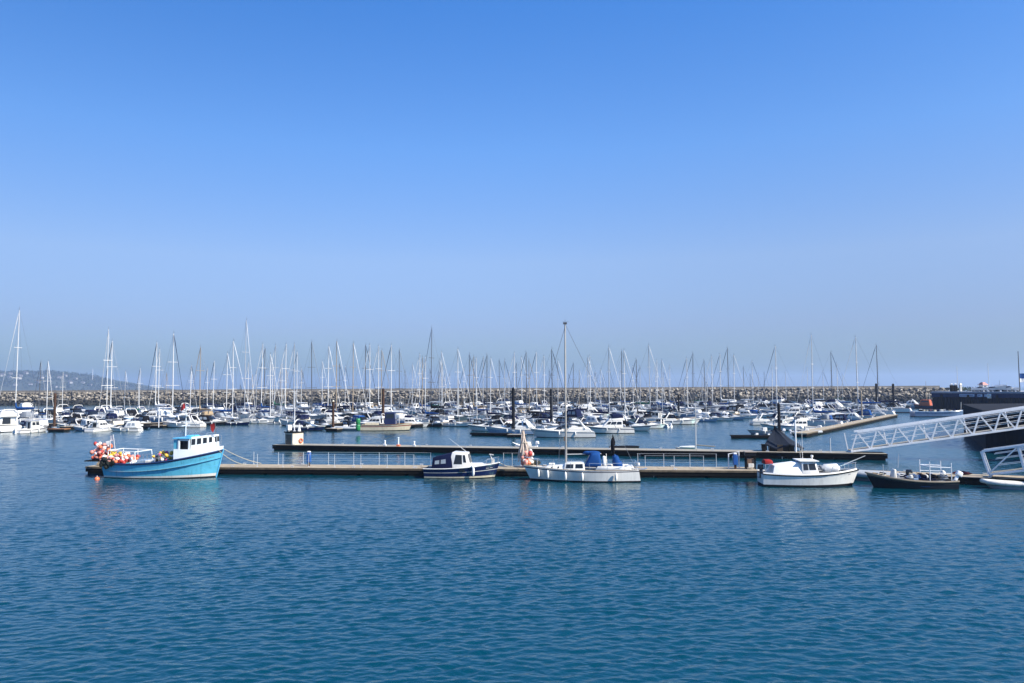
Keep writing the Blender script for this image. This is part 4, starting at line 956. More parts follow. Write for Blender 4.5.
outboard(lw, -1.35, 0, .7, M['engine_white'], .8)
lg = thing('sailing_dinghy', 'dark dinghy with furled black sail behind the second pontoon beyond the sailboat', 'sailing dinghy', back(621, 3.8, 0), BH)
gh = Hull(3.1, 1.3, .5, .48, .7, .2, .75, .3, 0, .4, 2.2, 13); gh.shell([(1, 0), (.8, 0), (.0, 0)], 'hull', [M['black_hull']], lg); gh.deck('cover', M['cl_black'], lg, -.02, camber=.25)
mb = MB(); mb.tube((-1.1, 0, .4), (-1.2, 0, 1.9), .04, n=6); mb.path([(-1.1, 0, .8), (-1.12, 0, 1.2), (-1.2, 0, 1.8)], .1, 7, radii=[.14, .16, .05]); mb.build('furled_sail', M['cl_black'], lg, smooth=60)

# ------------------------------------------------------------------ white gangways
def gangway(name, label, a, b, npan, hgt, width, r=.05, style='warren', grp=None, first=True, deckm='timber_grey'):
    a = Vector(a); b = Vector(b); d = b-a; rz = math.atan2(d.y, d.x); Lh = math.hypot(d.x, d.y); sl = math.atan2(d.z, Lh); Ln = d.length
    g = thing(name, label, 'gangway', a, rz, grp); g.rotation_euler = (0, -sl, rz)
    st = Ln/npan
    def bar(nm_, p, q, rr, sq=True):
        mb = MB(); p = Vector(p); q = Vector(q); v = q-p
        rot = v.to_track_quat('X', 'Z').to_matrix(); mb.box((p+q)/2, (v.length, rr*2, rr*2), rot=rot); return mb.build(nm_, M['alu'], g)
    for y in (0, width):
        bar('bottom_chord', (0, y, 0), (Ln, y, 0), r*1.25)
        bar('top_chord', (st*.5 if style == 'warren' else 0, y, hgt), (Ln, y, hgt), r*1.25)
        if style == 'warren' and y > 0:
            for k in range(0, npan+1, 2): bar('upright', (k*st, y, 0), (k*st, y, hgt), r*.7)
        if style == 'warren':
            for k in range(npan if y == 0 else 0):
                bar('diagonal', (k*st+.02, y, 0), (k*st+st*.5, y, hgt), r*.9); bar('diagonal', (k*st+st*.5, y, hgt), ((k+1)*st-.02, y, 0), r*.9)
        else:
            for k in range(npan+1): bar('upright', (k*st, y, 0), (k*st-(.08 if k == 0 else 0), y, hgt), r*1.25)
            for k in range(npan):
                bar('diagonal', (k*st+.05, y, .08), ((k+1)*st-.05, y, hgt-.06), r*.7) if k % 2 == 0 else bar('diagonal', (k*st+.05, y, hgt-.06), ((k+1)*st-.05, y, .08), r*.7)
        for zz in (.33, .6, .82): bar('hand_rail', (st*.3, y+(.07 if y == 0 else -.07), hgt*zz), (Ln, y+(.07 if y == 0 else -.07), hgt*zz), .018)
    mb = MB(); mb.box((Ln/2, width/2, .08), (Ln, width-.16, .05)); mb.build('walkway', M[deckm], g)
    mb = MB()
    for k in range(npan*2+1): mb.box((min(max(k*st/2, .06), Ln-.06), width/2, .02), (.07, width-.14, .07))
    mb.build('cross_beams', M['alu'], g)['kind'] = 'stuff'
    mb = MB(); mb.tube((.05, 0, -.12), (.05, width, -.12), .1, n=10); mb.build('roller', M['galv'], g)
    return g
G0 = P(851, 451.6, .72); 
dG = 66.0
G1 = V(1024, 427.6, dG); 
e = (G1-G0); G2 = G0+e*1.55
gangway('gangway', 'long white truss gangway climbing from the second pontoon to the quay', G0, G2, 13, 1.66, 1.5, .064)
H0 = land(990.5, .25, .72); H1p = V(1024, 470.4, H0.y-1.2)
e2 = (H1p-H0); H2 = H0+e2*((53.6-H0.x)/e2.x)
gangway('gangway', 'shorter heavy white gangway at the frame\'s edge rising from the landing pontoon', H0, H2, round((H2-H0).length/2.0), 1.6, 1.2, .052, 'pratt', first=False)
# ------------------------------------------------------------------ the marina
SPEC_S = [  # hull, stripe, spar, cover, hood, genoa, words
    (dict(hull='white', stripe='navy', spar='silver', cover='cl_navy', hood='cl_navy', genoa='cl_white'), 'white yacht with silver mast and navy covers'),
    (dict(hull='white', stripe='cl_blue', spar='spar_white', cover='cl_blue', hood='cl_grey', genoa='cl_white'), 'white yacht with white mast and blue boom cover'),
    (dict(hull='navy', stripe='white', spar='silver', cover='cl_navy', hood='cl_grey', genoa='cl_navy'), 'navy-hulled yacht with silver mast and grey hood'),
    (dict(hull='white', stripe='white', spar='spar_dark', cover='cl_black', hood='cl_black', genoa='cl_navy'), 'white yacht with dark mast and black covers'),
    (dict(hull='offwhite', stripe='red_hull', spar='spar_brown', cover='cl_tan', hood='cl_tan', genoa='cl_tan', boot='antifoul_red'), 'off-white yacht with brownish mast and tan covers'),
    (dict(hull='grey_hull', stripe='white', spar='spar_dark', cover='cl_grey', hood='cl_grey', genoa='cl_grey'), 'grey-hulled yacht with dark mast and grey covers'),
    (dict(hull='white', stripe='green_hull', spar='silver', cover='cl_green', hood='cl_grey', genoa='cl_white'), 'white yacht with silver mast and green boom cover'),
    (dict(hull='cream', stripe='navy', spar='spar_white', cover='cl_white', hood='cl_navy', genoa='cl_white', boot='antifoul_red'), 'cream yacht with white mast and white boom cover'),
    (dict(hull='blue_hull', stripe='white', spar='spar_white', cover='cl_white', hood='cl_white', genoa='cl_navy'), 'pale blue yacht with white mast and white covers'),
    (dict(hull='black_hull', stripe='offwhite', spar='spar_brown', cover='cl_navy', hood='cl_black', genoa='cl_white'), 'black-hulled yacht with brownish mast and black hood'),
    (dict(hull='white', stripe='red_hull', spar='spar_dark', cover='cl_navy', hood='cl_black', genoa='cl_navy', boot='antifoul_red'), 'white yacht with dark mast and navy boom cover'),
    (dict(hull='navy', stripe='offwhite', spar='spar_dark', cover='cl_grey', hood='cl_black', genoa='cl_navy'), 'navy-hulled yacht with dark mast and grey boom cover'),
]
SPAR_KIND = {'w': [1, 7, 8], 'g': [0, 2, 6, 4], 'd': [3, 5, 9, 10, 11]}
SPEC_M = {
    'sport_black': (dict(style='sport', canvas='cl_black', L=9.2), 'sleek white motor cruiser with black canopy'),
    'sport_navy': (dict(style='sport', canvas='cl_navy', stripe='navy', L=8.6), 'white motor cruiser with navy canopy'),
    'sport_open': (dict(style='sport', canvas=None, stripe='grey_hull', L=9.5), 'sleek white motor cruiser with open cockpit'),
    'sport_bluehull': (dict(style='sport', hull='blue_hull', canvas='cl_white', stripe='white', L=9), 'pale blue motor cruiser with white canopy'),
    'sport_navyhull': (dict(style='sport', hull='navy', canvas='cl_navy', stripe='white', L=8.8), 'navy-hulled motor cruiser with navy canopy'),
    'sport_greyhull': (dict(style='sport', hull='grey_hull', canvas='cl_black', stripe='white', L=9), 'grey-hulled motor cruiser with black canopy'),
    'fly_white': (dict(style='fly', canvas='cl_white', stripe='white', L=11), 'tall white flybridge cruiser with white cover'),
    'fly_navy': (dict(style='fly', canvas='cl_navy', stripe='navy', L=10.5), 'tall white flybridge cruiser with navy cover'),
    'fly_bare': (dict(style='fly', canvas=None, stripe='cl_blue', L=10.5), 'tall white flybridge cruiser with bare flybridge'),
    'pilot_white': (dict(style='pilot', canvas='cl_navy', L=6.4), 'small white wheelhouse boat'),
    'pilot_blue': (dict(style='pilot', hull='cl_blue', stripe='white', canvas='cl_black', L=6.4), 'small blue wheelhouse boat'),
    'pilot_green': (dict(style='pilot', hull='green_hull', stripe='cream', canvas='cl_black', L=6.6), 'small green wheelhouse boat'),
    'pilot_red': (dict(style='pilot', hull='red_hull', stripe='white', canvas='cl_navy', L=6.5), 'small red wheelhouse boat'),
    'canvas_navy': (dict(style='canvas', canvas='cl_navy', stripe='navy', L=7), 'small white cabin cruiser with navy tent'),
    'canvas_blue': (dict(style='canvas', canvas='cl_blue', stripe='cl_blue', L=7), 'small white cabin cruiser with blue tent'),
    'canvas_black': (dict(style='canvas', hull='black_hull', stripe='white', canvas='cl_black', L=7.2), 'black cabin cruiser with black tent'),
    'canvas_green': (dict(style='canvas', canvas='cl_green', stripe='green_hull', L=6.8), 'small white cabin cruiser with green tent'),
    'canvas_white': (dict(style='canvas', canvas='cl_white', stripe='grey_hull', L=6.8), 'small white cabin cruiser with white tent'),
    'open_grey': (dict(style='open', hull='grey_hull', stripe='white', canvas='cl_navy', L=6), 'grey open motorboat with small console'),
    'open_white': (dict(style='open', hull='white', stripe='cl_blue', canvas='cl_blue', L=5.6), 'white open motorboat with small console'),
}
PROTO = {}; PLEN = {}; PDESC = {}; PTYPE = {}
for i, (kw, ds) in enumerate(SPEC_S):
    PROTO[i] = sail_yacht(**kw); PLEN[i] = 9.6; PDESC[i] = ds; PTYPE[i] = 'sail'
for k, (kw, ds) in SPEC_M.items():
    PROTO[k] = cruiser(**kw); PLEN[k] = kw['L']; PDESC[k] = ds; PTYPE[k] = 'motor'
PROTO['rib_grey'] = rib(); PLEN['rib_grey'] = 5.2; PDESC['rib_grey'] = 'grey inflatable boat with white outboard'; PTYPE['rib_grey'] = 'rib'
PROTO['rib_black'] = rib('rubber', 'black_hull', 5.6, 'engine_black'); PLEN['rib_black'] = 5.6; PDESC['rib_black'] = 'black inflatable boat with dark outboard'; PTYPE['rib_black'] = 'rib'
collect_kids()
used = set(); DOTS = []; BOATS = []
def dots(p, hd, L, B):
    u = Vector((math.cos(hd), math.sin(hd))); n = max(2, int(L/(B*.6)))
    return [(p.x+u.x*(-L/2+B/3+(L-B*.67)*k/(n-1)), p.y+u.y*(-L/2+B/3+(L-B*.67)*k/(n-1)), B/2) for k in range(n)]
def clear(ds, slack=.92):
    return not any((x-a)**2+(y-b)**2 < ((r+q)*slack)**2 for x, y, r in ds for a, b, q in DOTS if abs(x-a) < 8 and abs(y-b) < 8)
def put(key, p, hd, s, label=None, force=False, sz=None):
    L = PLEN[key]*s; B = L*.34
    d = dots(p, hd, L, B)
    if not force and not clear(d): return None
    DOTS.extend(d)
    if key not in used: o = PROTO[key]; used.add(key)
    else: o = copy_tree(PROTO[key])
    o.location = (p.x, p.y, rnd.uniform(-.04, .03)); o.rotation_euler = (rnd.uniform(-.012, .012), rnd.uniform(-.008, .008), hd); o.scale = (s, s, sz or s)
    if label: o['label'] = label
    elif 'label' in o: del o['label']
    o['group'] = {'sail': 'sailing yachts berthed in the marina', 'motor': 'motor boats berthed in the marina', 'rib': 'inflatable boats in the marina'}[PTYPE[key]]
    BOATS.append((o, key, label)); return o
U = Vector((.59, .81, 0)).normalized(); NV = Vector((U.y, -U.x, 0)); HN = math.atan2(NV.y, NV.x)   # walkways run away to the right
IN, OUT = HN+PI, HN
# boats the photograph shows one by one: pixel column, waterline row, kind, heading, scale, label
FRONT = [
    (6, 431, 'fly_white', HN+PI*.93, .95, 'big white cruiser with a broad white awning by the hillside pile'),
    (33, 432.6, 'pilot_white', HN+1.9, .92, 'small white fishing boat with pale frame showing its stern beside the brown pile'),
    (71, 428.5, 'sport_black', PI-.25, .78, None),
    (88, 431, 'sport_bluehull', PI-.12, .72, None),
    (103, 431, 'fly_bare', 1.35, .60, 'short white boat showing its broad white transom above the fishing boat\'s stern'),
    (125, 431.4, 'canvas_white', PI-.05, .80, 'grey-blue motorboat with white tilted outboard beyond the fishing boat\'s stern'),
    (182, 427.4, 'sport_open', PI-.06, .86, 'low pale cruiser with tan side stripe beyond the fishing boat\'s mast'),
    (213, 425, 'canvas_black', -.1, 1.0, None),
    (238, 425, 11, -.3, .66, None),
    (260, 423.5, 'sport_open', -.12, .75, None),
    (280, 424, 'open_grey', .1, .85, None),
    (292, 424.5, 'pilot_white', -.9, .7, None),
    (308, 430.5, 'sport_navyhull', -.05, .74, 'dark navy cruiser with navy canopy just past the pontoon hut'),
    (346, 430.5, 'rib_grey', PI+.0, 1.0, None),
    (387, 430.5, 'workboat', 0, 1, None),
    (414, 427, 'fly_navy', -.12, .62, None),
    (437, 426.5, 'canvas_black', -1.2, .9, None),
    (457, 426.5, 0, HN+.05, .72, None),
    (475, 425.5, 7, HN+.05, .72, None),
    (489, 422.5, 'pilot_white', HN, .8, None),
    (511, 434.2, 'sport_bluehull', PI-.16, .92, 'white cruiser with bow towards the hill beside the dark pontoon finger'),  # pale blue hull stands in for blue shade on a white one
    (562, 437.2, 'sport_open', PI-.03, .98, 'long low white cruiser with arch, behind the tall-masted sailboat'),
    (608, 433.2, 'fly_navy', PI+.05, .82, None),
    (632, 430.5, 'sport_black', HN-.0, .86, None),
    (648, 428.4, 'sport_navy', -.15, .8, None),
    (660, 427, 'pilot_white', 2.2, .8, None),
    (680, 424.4, 'sport_black', -.1, .95, None),
    (704, 421.6, 8, HN, .70, None),
    (712, 420.6, 'canvas_white', HN, .85, None),
    (722, 420.6, 'canvas_navy', HN, .85, None),
    (732, 419.8, 'sport_bluehull', HN, .75, None),
    (749, 418.4, 'fly_bare', HN+.1, .68, None),
    (760, 417.5, 'canvas_blue', HN, .85, None),
    (768, 416.5, 'sport_open', HN, .7, None),
    (765, 434.2, 'open_grey', PI-.04, .88, 'long low blue-grey open boat beside the dark tent'),
    (757, 437.6, 'open_white', PI, .55, 'low white boat against the dark pontoon finger by the black tent'),
    (787, 423.2, 'sport_navy', -.05, .92, None),
    (795, 430.5, 'fly_bare', PI+.1, .66, None),
    (806, 434.5, 'rib_grey', -.3, .9, None),
    (819, 430, 'rib_grey', HN, .85, None),
    (818, 425, 'canvas_blue', IN, .9, None),
    (832, 423, 'canvas_navy', IN, .9, None),
    (846, 420.5, 'sport_bluehull', IN, .75, None),
    (858, 418.2, 'canvas_blue', IN, .95, None),
    (870, 416.2, 'sport_open', IN, .78, None),
    (884, 413.6, 'pilot_white', IN, .8, None),
    (905, 412.2, 'open_white', -.2, .85, None),
    (150, 420.5, 'fly_bare', PI-.1, .8, None), (196, 420.5, 'sport_navy', -.1, .8, None), (227, 419.5, 'canvas_white', HN, .9, None), (248, 418, 'sport_black', PI-.2, .8, None), (272, 417.5, 'fly_white', -.15, .75, None),
    (322, 424, 'sport_open', PI-.1, .8, None), (337, 422.5, 'fly_navy', -.1, .75, None), (360, 423, 'sport_black', PI-.2, .9, None), (392, 420, 'fly_white', -.2, .8, None), (414, 419, 'sport_navy', PI, .8, None),
    (440, 418, 'sport_black', -.2, .9, None), (466, 417, 'fly_bare', HN, .75, None), (505, 424, 'sport_navy', PI-.2, .85, None), (530, 422, 'fly_bare', PI-.2, .85, None), (548, 419, 'canvas_black', -.2, .9, None), (580, 424, 'sport_open', PI-.1, .85, None),
    (595, 418.5, 'fly_white', -.1, .9, None), (622, 421, 'sport_navy', HN, .9, None), (645, 420.5, 'fly_bare', -.2, .8, None), (668, 416, 'sport_black', PI-.3, .9, None), (790, 416.5, 'fly_bare', PI-.2, .8, None), (806, 421.5, 'sport_black', -.2, .8, None), (812, 413.5, 'fly_white', PI, .85, None), (775, 427.8, 'sport_open', PI-.1, .6, None),
]
for px_, yw, key, hd, s, lb in FRONT:
    if key == 'workboat':
        p = P(px_, yw, 0)
        r = thing('cargo_workboat', 'long cream workboat with navy wheelhouse moored past the green drum', 'workboat', p, 0)
        wh_ = Hull(8.2, 2.7, .95, .95, 1.2, .4, .95, .5, 0, .3, 2.8, 15); wh_.shell([(1, 0), (.8, 1), (.66, 0), (.1, 2), (0, 2)], 'hull', [M['cream'], M['red_hull'], M['antifoul']], r)
        wh_.deck('deck', M['deck'], r, .2); wh_.rail('gunwale', M['tan_hull'], r, .05)
        c = Cab(-.3, 1.6, .5, 3.0, 1.9, 1.7, .25, .05); mb = MB(); c.add(mb); mb.build('wheelhouse', M['navy'], r, bevel=.06)
        for sd in (1, -1):
            w = MB(); c.pane(w, sd, .12, .88, .6, .88); w.build('window', M['glass'], r)
        w = MB(); c.pane(w, 'f', .1, .9, .55, .9); w.build('window', M['glass_grey'], r)
        mb = MB(); mb.box((-2.4, 0, 1.05), (2.2, 1.6, .5)); mb.build('cargo_hatch', M['cream'], r, bevel=.04)
        mb = MB(); mb.tube((1.9, .5, 1), (1.9, .5, 2.6), .05, n=6); mb.build('davit', M['offwhite'], r)
        DOTS.extend(dots(p, 0, 8.2, 2.8)); continue
    put(key, P(px_, yw, 0), hd, s*(.95 if lb else .86), lb, True)

def front_sail(key, px_, yw, top, hd, lb, sl=None):
    p = P(px_, yw, 0); H_ = V(px_, top, p.y).z; s = sl or H_/13.6
    put(key, p-Vector((math.cos(hd), math.sin(hd), 0))*(.08*9.6*s), hd, s, lb, True, H_/13.6)
front_sail(1, 14.6, 427.6, 310.5, PI-.15, 'big white yacht with the tallest mast by the hillside, behind the white awning', 1.05)
front_sail(7, 106.2, 426.6, 329.5, PI-.7, 'cream yacht with the taller of two close masts above the fishing boat\'s floats', .95)
front_sail(0, 244.2, 420.6, 320, HN, 'white yacht with the tall slender mast between wheelhouse and pontoon hut', 1.0)
front_sail(3, 430.8, 422.2, 328, HN+PI, 'white yacht with the tallest dark mast above the navy cabin boat', .95)
front_sail(1, 813.5, 426.5, 335, HN-PI, 'white yacht with tall white mast and slanting furled sail at the inflatables\' walkway', .8)
# walkways of the marina, each with its berths
WK = [(-330, 431), (-130, 431), (56, 431), (158, 427.5), (252, 423), (334, 430.5), (384, 424), (508, 435.2), (551, 424), (640, 425), (735, 418), (803, 436.5)]
LW = [62, 62, 105, 150, 150, 120, 150, 110, 150, 150, 140, 64]
berths = []
DECKW = 1.9
for k, ((px_, yw), ln) in enumerate(zip(WK, LW)):
    a = P(px_, yw, 0)
    pass
# keep the rows parallel and evenly spread: offsets measured across the walkways
acr = []
for (px_, yw) in WK:
    a = P(px_, yw, 0); acr.append((a.dot(NV), a.dot(U)))
ROWS = []
c0 = acr[2][0]-60
tgt = P(803, 436.5, 0)
n_rows = 13
for k in range(n_rows):
    c = tgt.dot(NV)-k*15.8
    ROWS.append(c)
def front_y(px_):
    pts = [(-400, 431), (0, 431), (150, 430), (165, 427), (225, 424.5), (290, 424), (300, 430), (400, 430), (412, 427), (480, 425), (490, 433), (600, 436), (626, 431), (660, 426), (700, 421.5), (740, 419), (766, 417), (772, 430), (812, 432), (830, 424), (890, 413), (912, 410), (1100, 408)]
    for (x0, y0), (x1, y1) in zip(pts, pts[1:]):
        if x0 <= px_ <= x1: return y0+(y1-y0)*(px_-x0)/(x1-x0)
    return 405
BW0 = Vector((-420, 352, 0)); BW1 = Vector((190, 318, 0)); BWD = (BW1-BW0).normalized(); BWN = Vector((-BWD.y, BWD.x, 0))
def before_rocks(p): return (p-BW0).dot(BWN) < -9
wl_names = 0
for k, c in enumerate(ROWS):
    pts = []
    t = 40.0
    while t < 520:
        p = NV*c+U*t; x, y, d = proj(p)
        if 90 < p.y and y <= front_y(x)-.3 and before_rocks(p) and -420 < x < 905: pts.append(t)
        t += 2.0
    if k == 0 or len(pts) < 4: continue
    t0, t1 = min(pts), max(pts)
    if k == 0: t0 = P(803, 436.5, 0).dot(U); t1 = t0+66
    a = NV*(c+DECKW/2)+U*t0; b = NV*(c+DECKW/2)+U*t1
    x0 = proj(a)[0]
    r = thing('marina_walkway', None, 'pontoon', (a.x, a.y, 0), math.atan2(U.y, U.x), 'walkways of the marina')
    mb = MB(); Ln = t1-t0; mb.box((Ln/2, DECKW/2, .5), (Ln, DECKW, .12)); mb.build('deck', M['timber'], r)
    for y in (.02, DECKW-.02):
        mb = MB(); mb.box((Ln/2, y, .40), (Ln+.04, .06, .30)); mb.build('fascia_board', M['tarred'], r)
    mb = MB()
    for j in range(int(Ln/6)): mb.box((6*j+3, DECKW/2, .1), (4.6, DECKW-.2, .6))
    mb.build('floats', M['float_dark'], r)['kind'] = 'stuff'
    r['label'] = 'tan timber walkway in front of the inflatables, nearest the long gangway' if k == 0 else None
    if k: del r['label']
    n = int(Ln/1.0)
    for j in range(n):
        q_ = NV*c+U*(t0+j*Ln/n); DOTS.append((q_.x, q_.y, DECKW/2+.1))
    for j in range(int(Ln/3.7)):
        for sd in (1, -1):
            berths.append([c, t0+3+j*3.7, sd, k])
    r['_x'] = x0
    wl_names += 1
WKS = sorted([o for o in bpy.data.objects if o.name.startswith('marina_walkway') and '_x' in o.keys()], key=lambda o: o['_x'])
ordw = ['first', 'second', 'third', 'fourth', 'fifth', 'sixth', 'seventh', 'eighth', 'ninth', 'tenth', 'eleventh', 'twelfth', 'thirteenth', 'fourteenth', 'fifteenth', 'sixteenth', 'seventeenth', 'eighteenth']
for i, o in enumerate(WKS):
    if 'label' not in o: o['label'] = 'timber walkway between berthed boats, %s of the marina walkways counting from the hill' % ordw[i]
    del o['_x']

dA = P(807, 437.5, 0); dB = P(898, 417.0, 0)
pontoon('marina_walkway', dA, dB, 1.9, .55, 'tan timber walkway slanting away behind the dark tent, nearest the long gangway', 'timber', nfl=10, edge='edge_timber')
n = int((dB-dA).length)
for j in range(n+1):
    q_ = dA.lerp(dB, j/n); dd_ = (dB-dA).normalized(); DOTS.append((q_.x-dd_.y, q_.y+dd_.x, 1.0))
# masts read from the photograph: column, row of the truck, tone
MASTS = [(38, 361, 'd'), (46.3, 361, 'w'), (110.2, 341, 'w'), (155, 342.5, 'w'), (158, 349, 'w'), (172.3, 333.5, 'w'), (190, 365, 'w'), (199.5, 347, 'g'), (212.8, 361, 'w'),
 (220.8, 334, 'w'), (226, 353, 'w'), (233, 341, 'w'), (235.7, 341, 'd'), (247.5, 362, 'w'), (260.8, 344, 'w'), (263.8, 348, 'd'), (270.3, 354, 'w'), (273.7, 345, 'g'), (281.4, 363, 'w'), (284.8, 344, 'w'),
 (293.7, 344, 'g'), (296.6, 352, 'w'), (307.6, 344, 'w'), (311.6, 342, 'd'), (322, 361, 'w'), (327.7, 346, 'w'), (336, 341, 'd'), (352.7, 343, 'd'), (365, 345, 'd'), (369.7, 345, 'w'), (378.5, 346, 'w'), (381.1, 350, 'g'),
 (391, 345, 'w'), (399.2, 350, 'd'), (412.4, 364, 'g'), (419.4, 354, 'w'), (422, 357, 'd'), (425, 357, 'w'), (439.6, 360, 'g'), (441.9, 352, 'w'), (449.8, 340, 'g'), (457.8, 349, 'w'), (469.5, 354, 'd'),
 (473.3, 356, 'g'), (476, 358, 'w'), (482.8, 357, 'g'), (487, 355, 'd'), (490.4, 358, 'w'), (499.5, 360, 'd'), (504.7, 360, 'g'), (514.6, 353, 'w'), (516.5, 363, 'd'), (522.2, 357, 'w'), (527, 352, 'd'), (529.5, 360, 'g'),
 (537, 352, 'w'), (544.6, 356, 'w'), (552.6, 349, 'd'), (558, 360, 'g'), (579.3, 370, 'd'), (588, 357, 'g'), (590.6, 356, 'w'), (609.5, 347, 'g'), (622.2, 351, 'd'), (625.3, 350, 'w'), (637.6, 359, 'd'), (640.6, 366, 'g'),
 (650.3, 345, 'g'), (657.8, 360, 'w'), (662.5, 360, 'g'), (664.3, 371, 'w'), (685, 378, 'w'), (688, 358, 'w'), (693.3, 353, 'd'), (702.4, 371, 'g'), (705.6, 360, 'd'), (713, 356, 'w'), (721.2, 354, 'w'), (729.2, 348, 'd'),
 (734.6, 355, 'w'), (753.4, 361, 'w'), (759, 373, 'g'), (772.7, 366, 'w'), (777.4, 346, 'w'), (786.4, 371, 'w'), (808.3, 368, 'w'), (832.4, 352, 'd'), (838.5, 363, 'w'), (843, 374, 'g'), (858.7, 337, 'w'), (879, 345, 'd'),
 (62, 372, 'w'), (124, 371, 'g'), (139, 368, 'w'), (207, 368, 'w'), (256, 370, 'g'), (301, 368, 'w'), (345, 366, 'w'), (405, 370, 'd'), (464, 368, 'w'), (509, 371, 'w'), (549, 370, 'd'), (601, 369, 'w'), (670, 366, 'w'), (765, 372, 'd'), (824, 371, 'w')]
mr = random.Random(77)
MASTS += [(mr.uniform(130, 760), mr.uniform(362, 375), mr.choice('wgd')) for _ in range(26)]
SEAT = set()
def mast_h(px_, top, p): return V(px_, top, p.y).z
def try_mast(px_, top, tone, relax):
    cand = []
    for i, (c, t, sd, k) in enumerate(berths):
        if i in SEAT: continue
        for hd in (IN, OUT) :
            h = 13.6; L = 9.6
            p0 = NV*c+U*t
            x, y, d = proj(p0+NV*sd*6)
            if abs(x-px_) > 26 or y > front_y(x)+.5 or p0.y < 100: continue
            H_ = V(px_, top, p0.y-3).z
            if not (9.2-relax < H_ < 17.6+relax): continue
            s = H_/13.6; Lb = 9.6*s*rnd.uniform(.92, 1.02)
            ctr = p0+NV*sd*(Lb*.5+DECKW/2+.5)
            mx = ctr+Vector((math.cos(hd), math.sin(hd), 0))*(.08*9.6*s)
            xx, yy, dd = proj(mx)
            sh_ = (px_-xx)*dd/FPX/ U.x*.75
            if abs(sh_) > 1.5+relax*.6: continue
            cand.append((abs(H_-12.6)+mr.uniform(0, 3.0)+abs(sh_)*.5, i, hd, s, ctr, mx))
    cand.sort(key=lambda q: q[0])
    for _, i, hd, s, ctr, mx in cand[:30]:
        for _k in range(3):
            xx, yy, dd = proj(mx); dx = (px_-xx)*dd/FPX
            # slide along the walkway until the mast stands in its column
            dl = dx/(U.x-U.y*mx.x/mx.y); ctr = ctr+U*dl; mx = mx+U*dl
        H_ = V(px_, top, mx.y).z
        key = mr.choice(SPAR_KIND[tone])
        o = put(key, ctr, hd, s, None, False, H_/13.6)
        if o: SEAT.add(i); return True
    return False
miss = []
for m_ in sorted(MASTS, key=lambda q: q[1]):
    if not (try_mast(*m_, 0) or try_mast(*m_, 1.5) or try_mast(*m_, 3) or try_mast(*m_, 4.5)): miss.append(m_)
# the few left over lie at anchor between the rows
for px_, top, tone in miss:
    for att in range(500):
        Y = mr.uniform(112, 300); p = V(px_, 400, Y); p.z = 0
        x, y, d = proj(p); H_ = V(px_, top, Y).z
        if y > front_y(x) or not before_rocks(p) or not (8 < H_ < 20.5): continue
        hd = mr.choice((IN, OUT))+mr.uniform(-.3, .3); s = H_/13.6
        key = mr.choice(SPAR_KIND[tone]); ctr = p-Vector((math.cos(hd), math.sin(hd), 0))*(.08*9.6*s)
        if put(key, ctr, hd, s*.94, None, False, s): break
# motor boats in the other berths
FM_ = random.Random(41)
px_ = 0.0
while px_ < 800:
    for dy in (1.2, 3.2, 5.6, 8.2):
        yy = front_y(px_)-dy-FM_.uniform(0, 2.2); k_ = FM_.choices(['sport_black', 'sport_navy', 'sport_open', 'fly_white', 'fly_navy', 'fly_bare', 'pilot_white', 'canvas_black', 'canvas_navy', 'sport_navyhull', 'sport_greyhull', 'canvas_white', 'rib_black', 'rib_grey'], [5, 4, 3, 2, 2, 3, 4, 4, 3, 3, 3, 2, 3, 2])[0]
        put(k_, P(px_, yy, 0), FM_.choice((HN, IN, PI-.1, -.1, HN+.3))+FM_.uniform(-.12, .12), FM_.uniform(.55, .80))
    px_ += FM_.uniform(4, 8)
KM = list(SPEC_M)+['rib_grey', 'rib_black']
WT = [7, 6, 5, 3, 3, 3, 4, 4, 5, 5, 1, 1, 1, 4, 1, 3, .6, 3, 2, 2, 1, 2]
order = sorted([i for i in range(len(berths)) if i not in SEAT], key=lambda i: (NV*berths[i][0]+U*berths[i][1]).y)
nm_ = 0
for i in order:
    c, t, sd, k = berths[i]; p0 = NV*c+U*t
    x, y, d = proj(p0+NV*sd*5)
    if x < -25 or x > 912 or y > front_y(x)-.2: continue
    if nm_ >= 200: break
    key = mr.choices(KM, WT)[0]; s = mr.uniform(.82, 1.08)*(1.12 if p0.y > 215 else 1)
    L = PLEN[key]*s; p = p0+NV*sd*(L*.5+DECKW/2+.4)
    hd = (IN if mr.random() < .5 else OUT)+mr.uniform(-.05, .05)
    if before_rocks(p) and put(key, p, hd, s, None, False): nm_ += 1
print('BOATS', len(BOATS), 'motor fill', nm_, 'mast misses', len(miss))
for k, o in list(PROTO.items()):                      # a kind that found no berth
    if k not in used:
        for a in [o]+[b for b in o.children_recursive]: bpy.data.objects.remove(a, do_unlink=True)

# labels: what the boat looks like, what stands in front of it, and how far back it lies
SECT = [(0, 'seen beside the hillside pile'), (50, 'just past the hillside pile'), (88, 'above the fishing boat\'s floats'), (128, 'above the fishing boat\'s deck'), (160, 'above the net hauler'),
        (184, 'above the fishing boat\'s wheelhouse'), (226, 'before the pontoon hut'), (272, 'above the pontoon hut'), (300, 'just past the pontoon hut'), (326, 'behind the green drum'), (362, 'behind the cream workboat'),
        (411, 'above the navy boat\'s canopy'), (450, 'above the navy boat\'s wheelhouse'), (478, 'above the navy boat\'s bow'), (503, 'behind the marker poles'), (536, 'before the sailboat\'s tall mast'), (568, 'past the sailboat\'s tall mast'),
        (598, 'above the sailboat\'s stern'), (630, 'between sailboat and green dinghy'), (672, 'above the green dinghy'), (716, 'before the dark tent'), (764, 'above the dark tent'), (800, 'behind the inflatables\' walkway'), (850, 'above the long gangway'), (2000, '')]
def sector(px_):
    s = SECT[0][1]
    for x, w in SECT:
        if px_ >= x: s = w
    return s
grp_ = {}
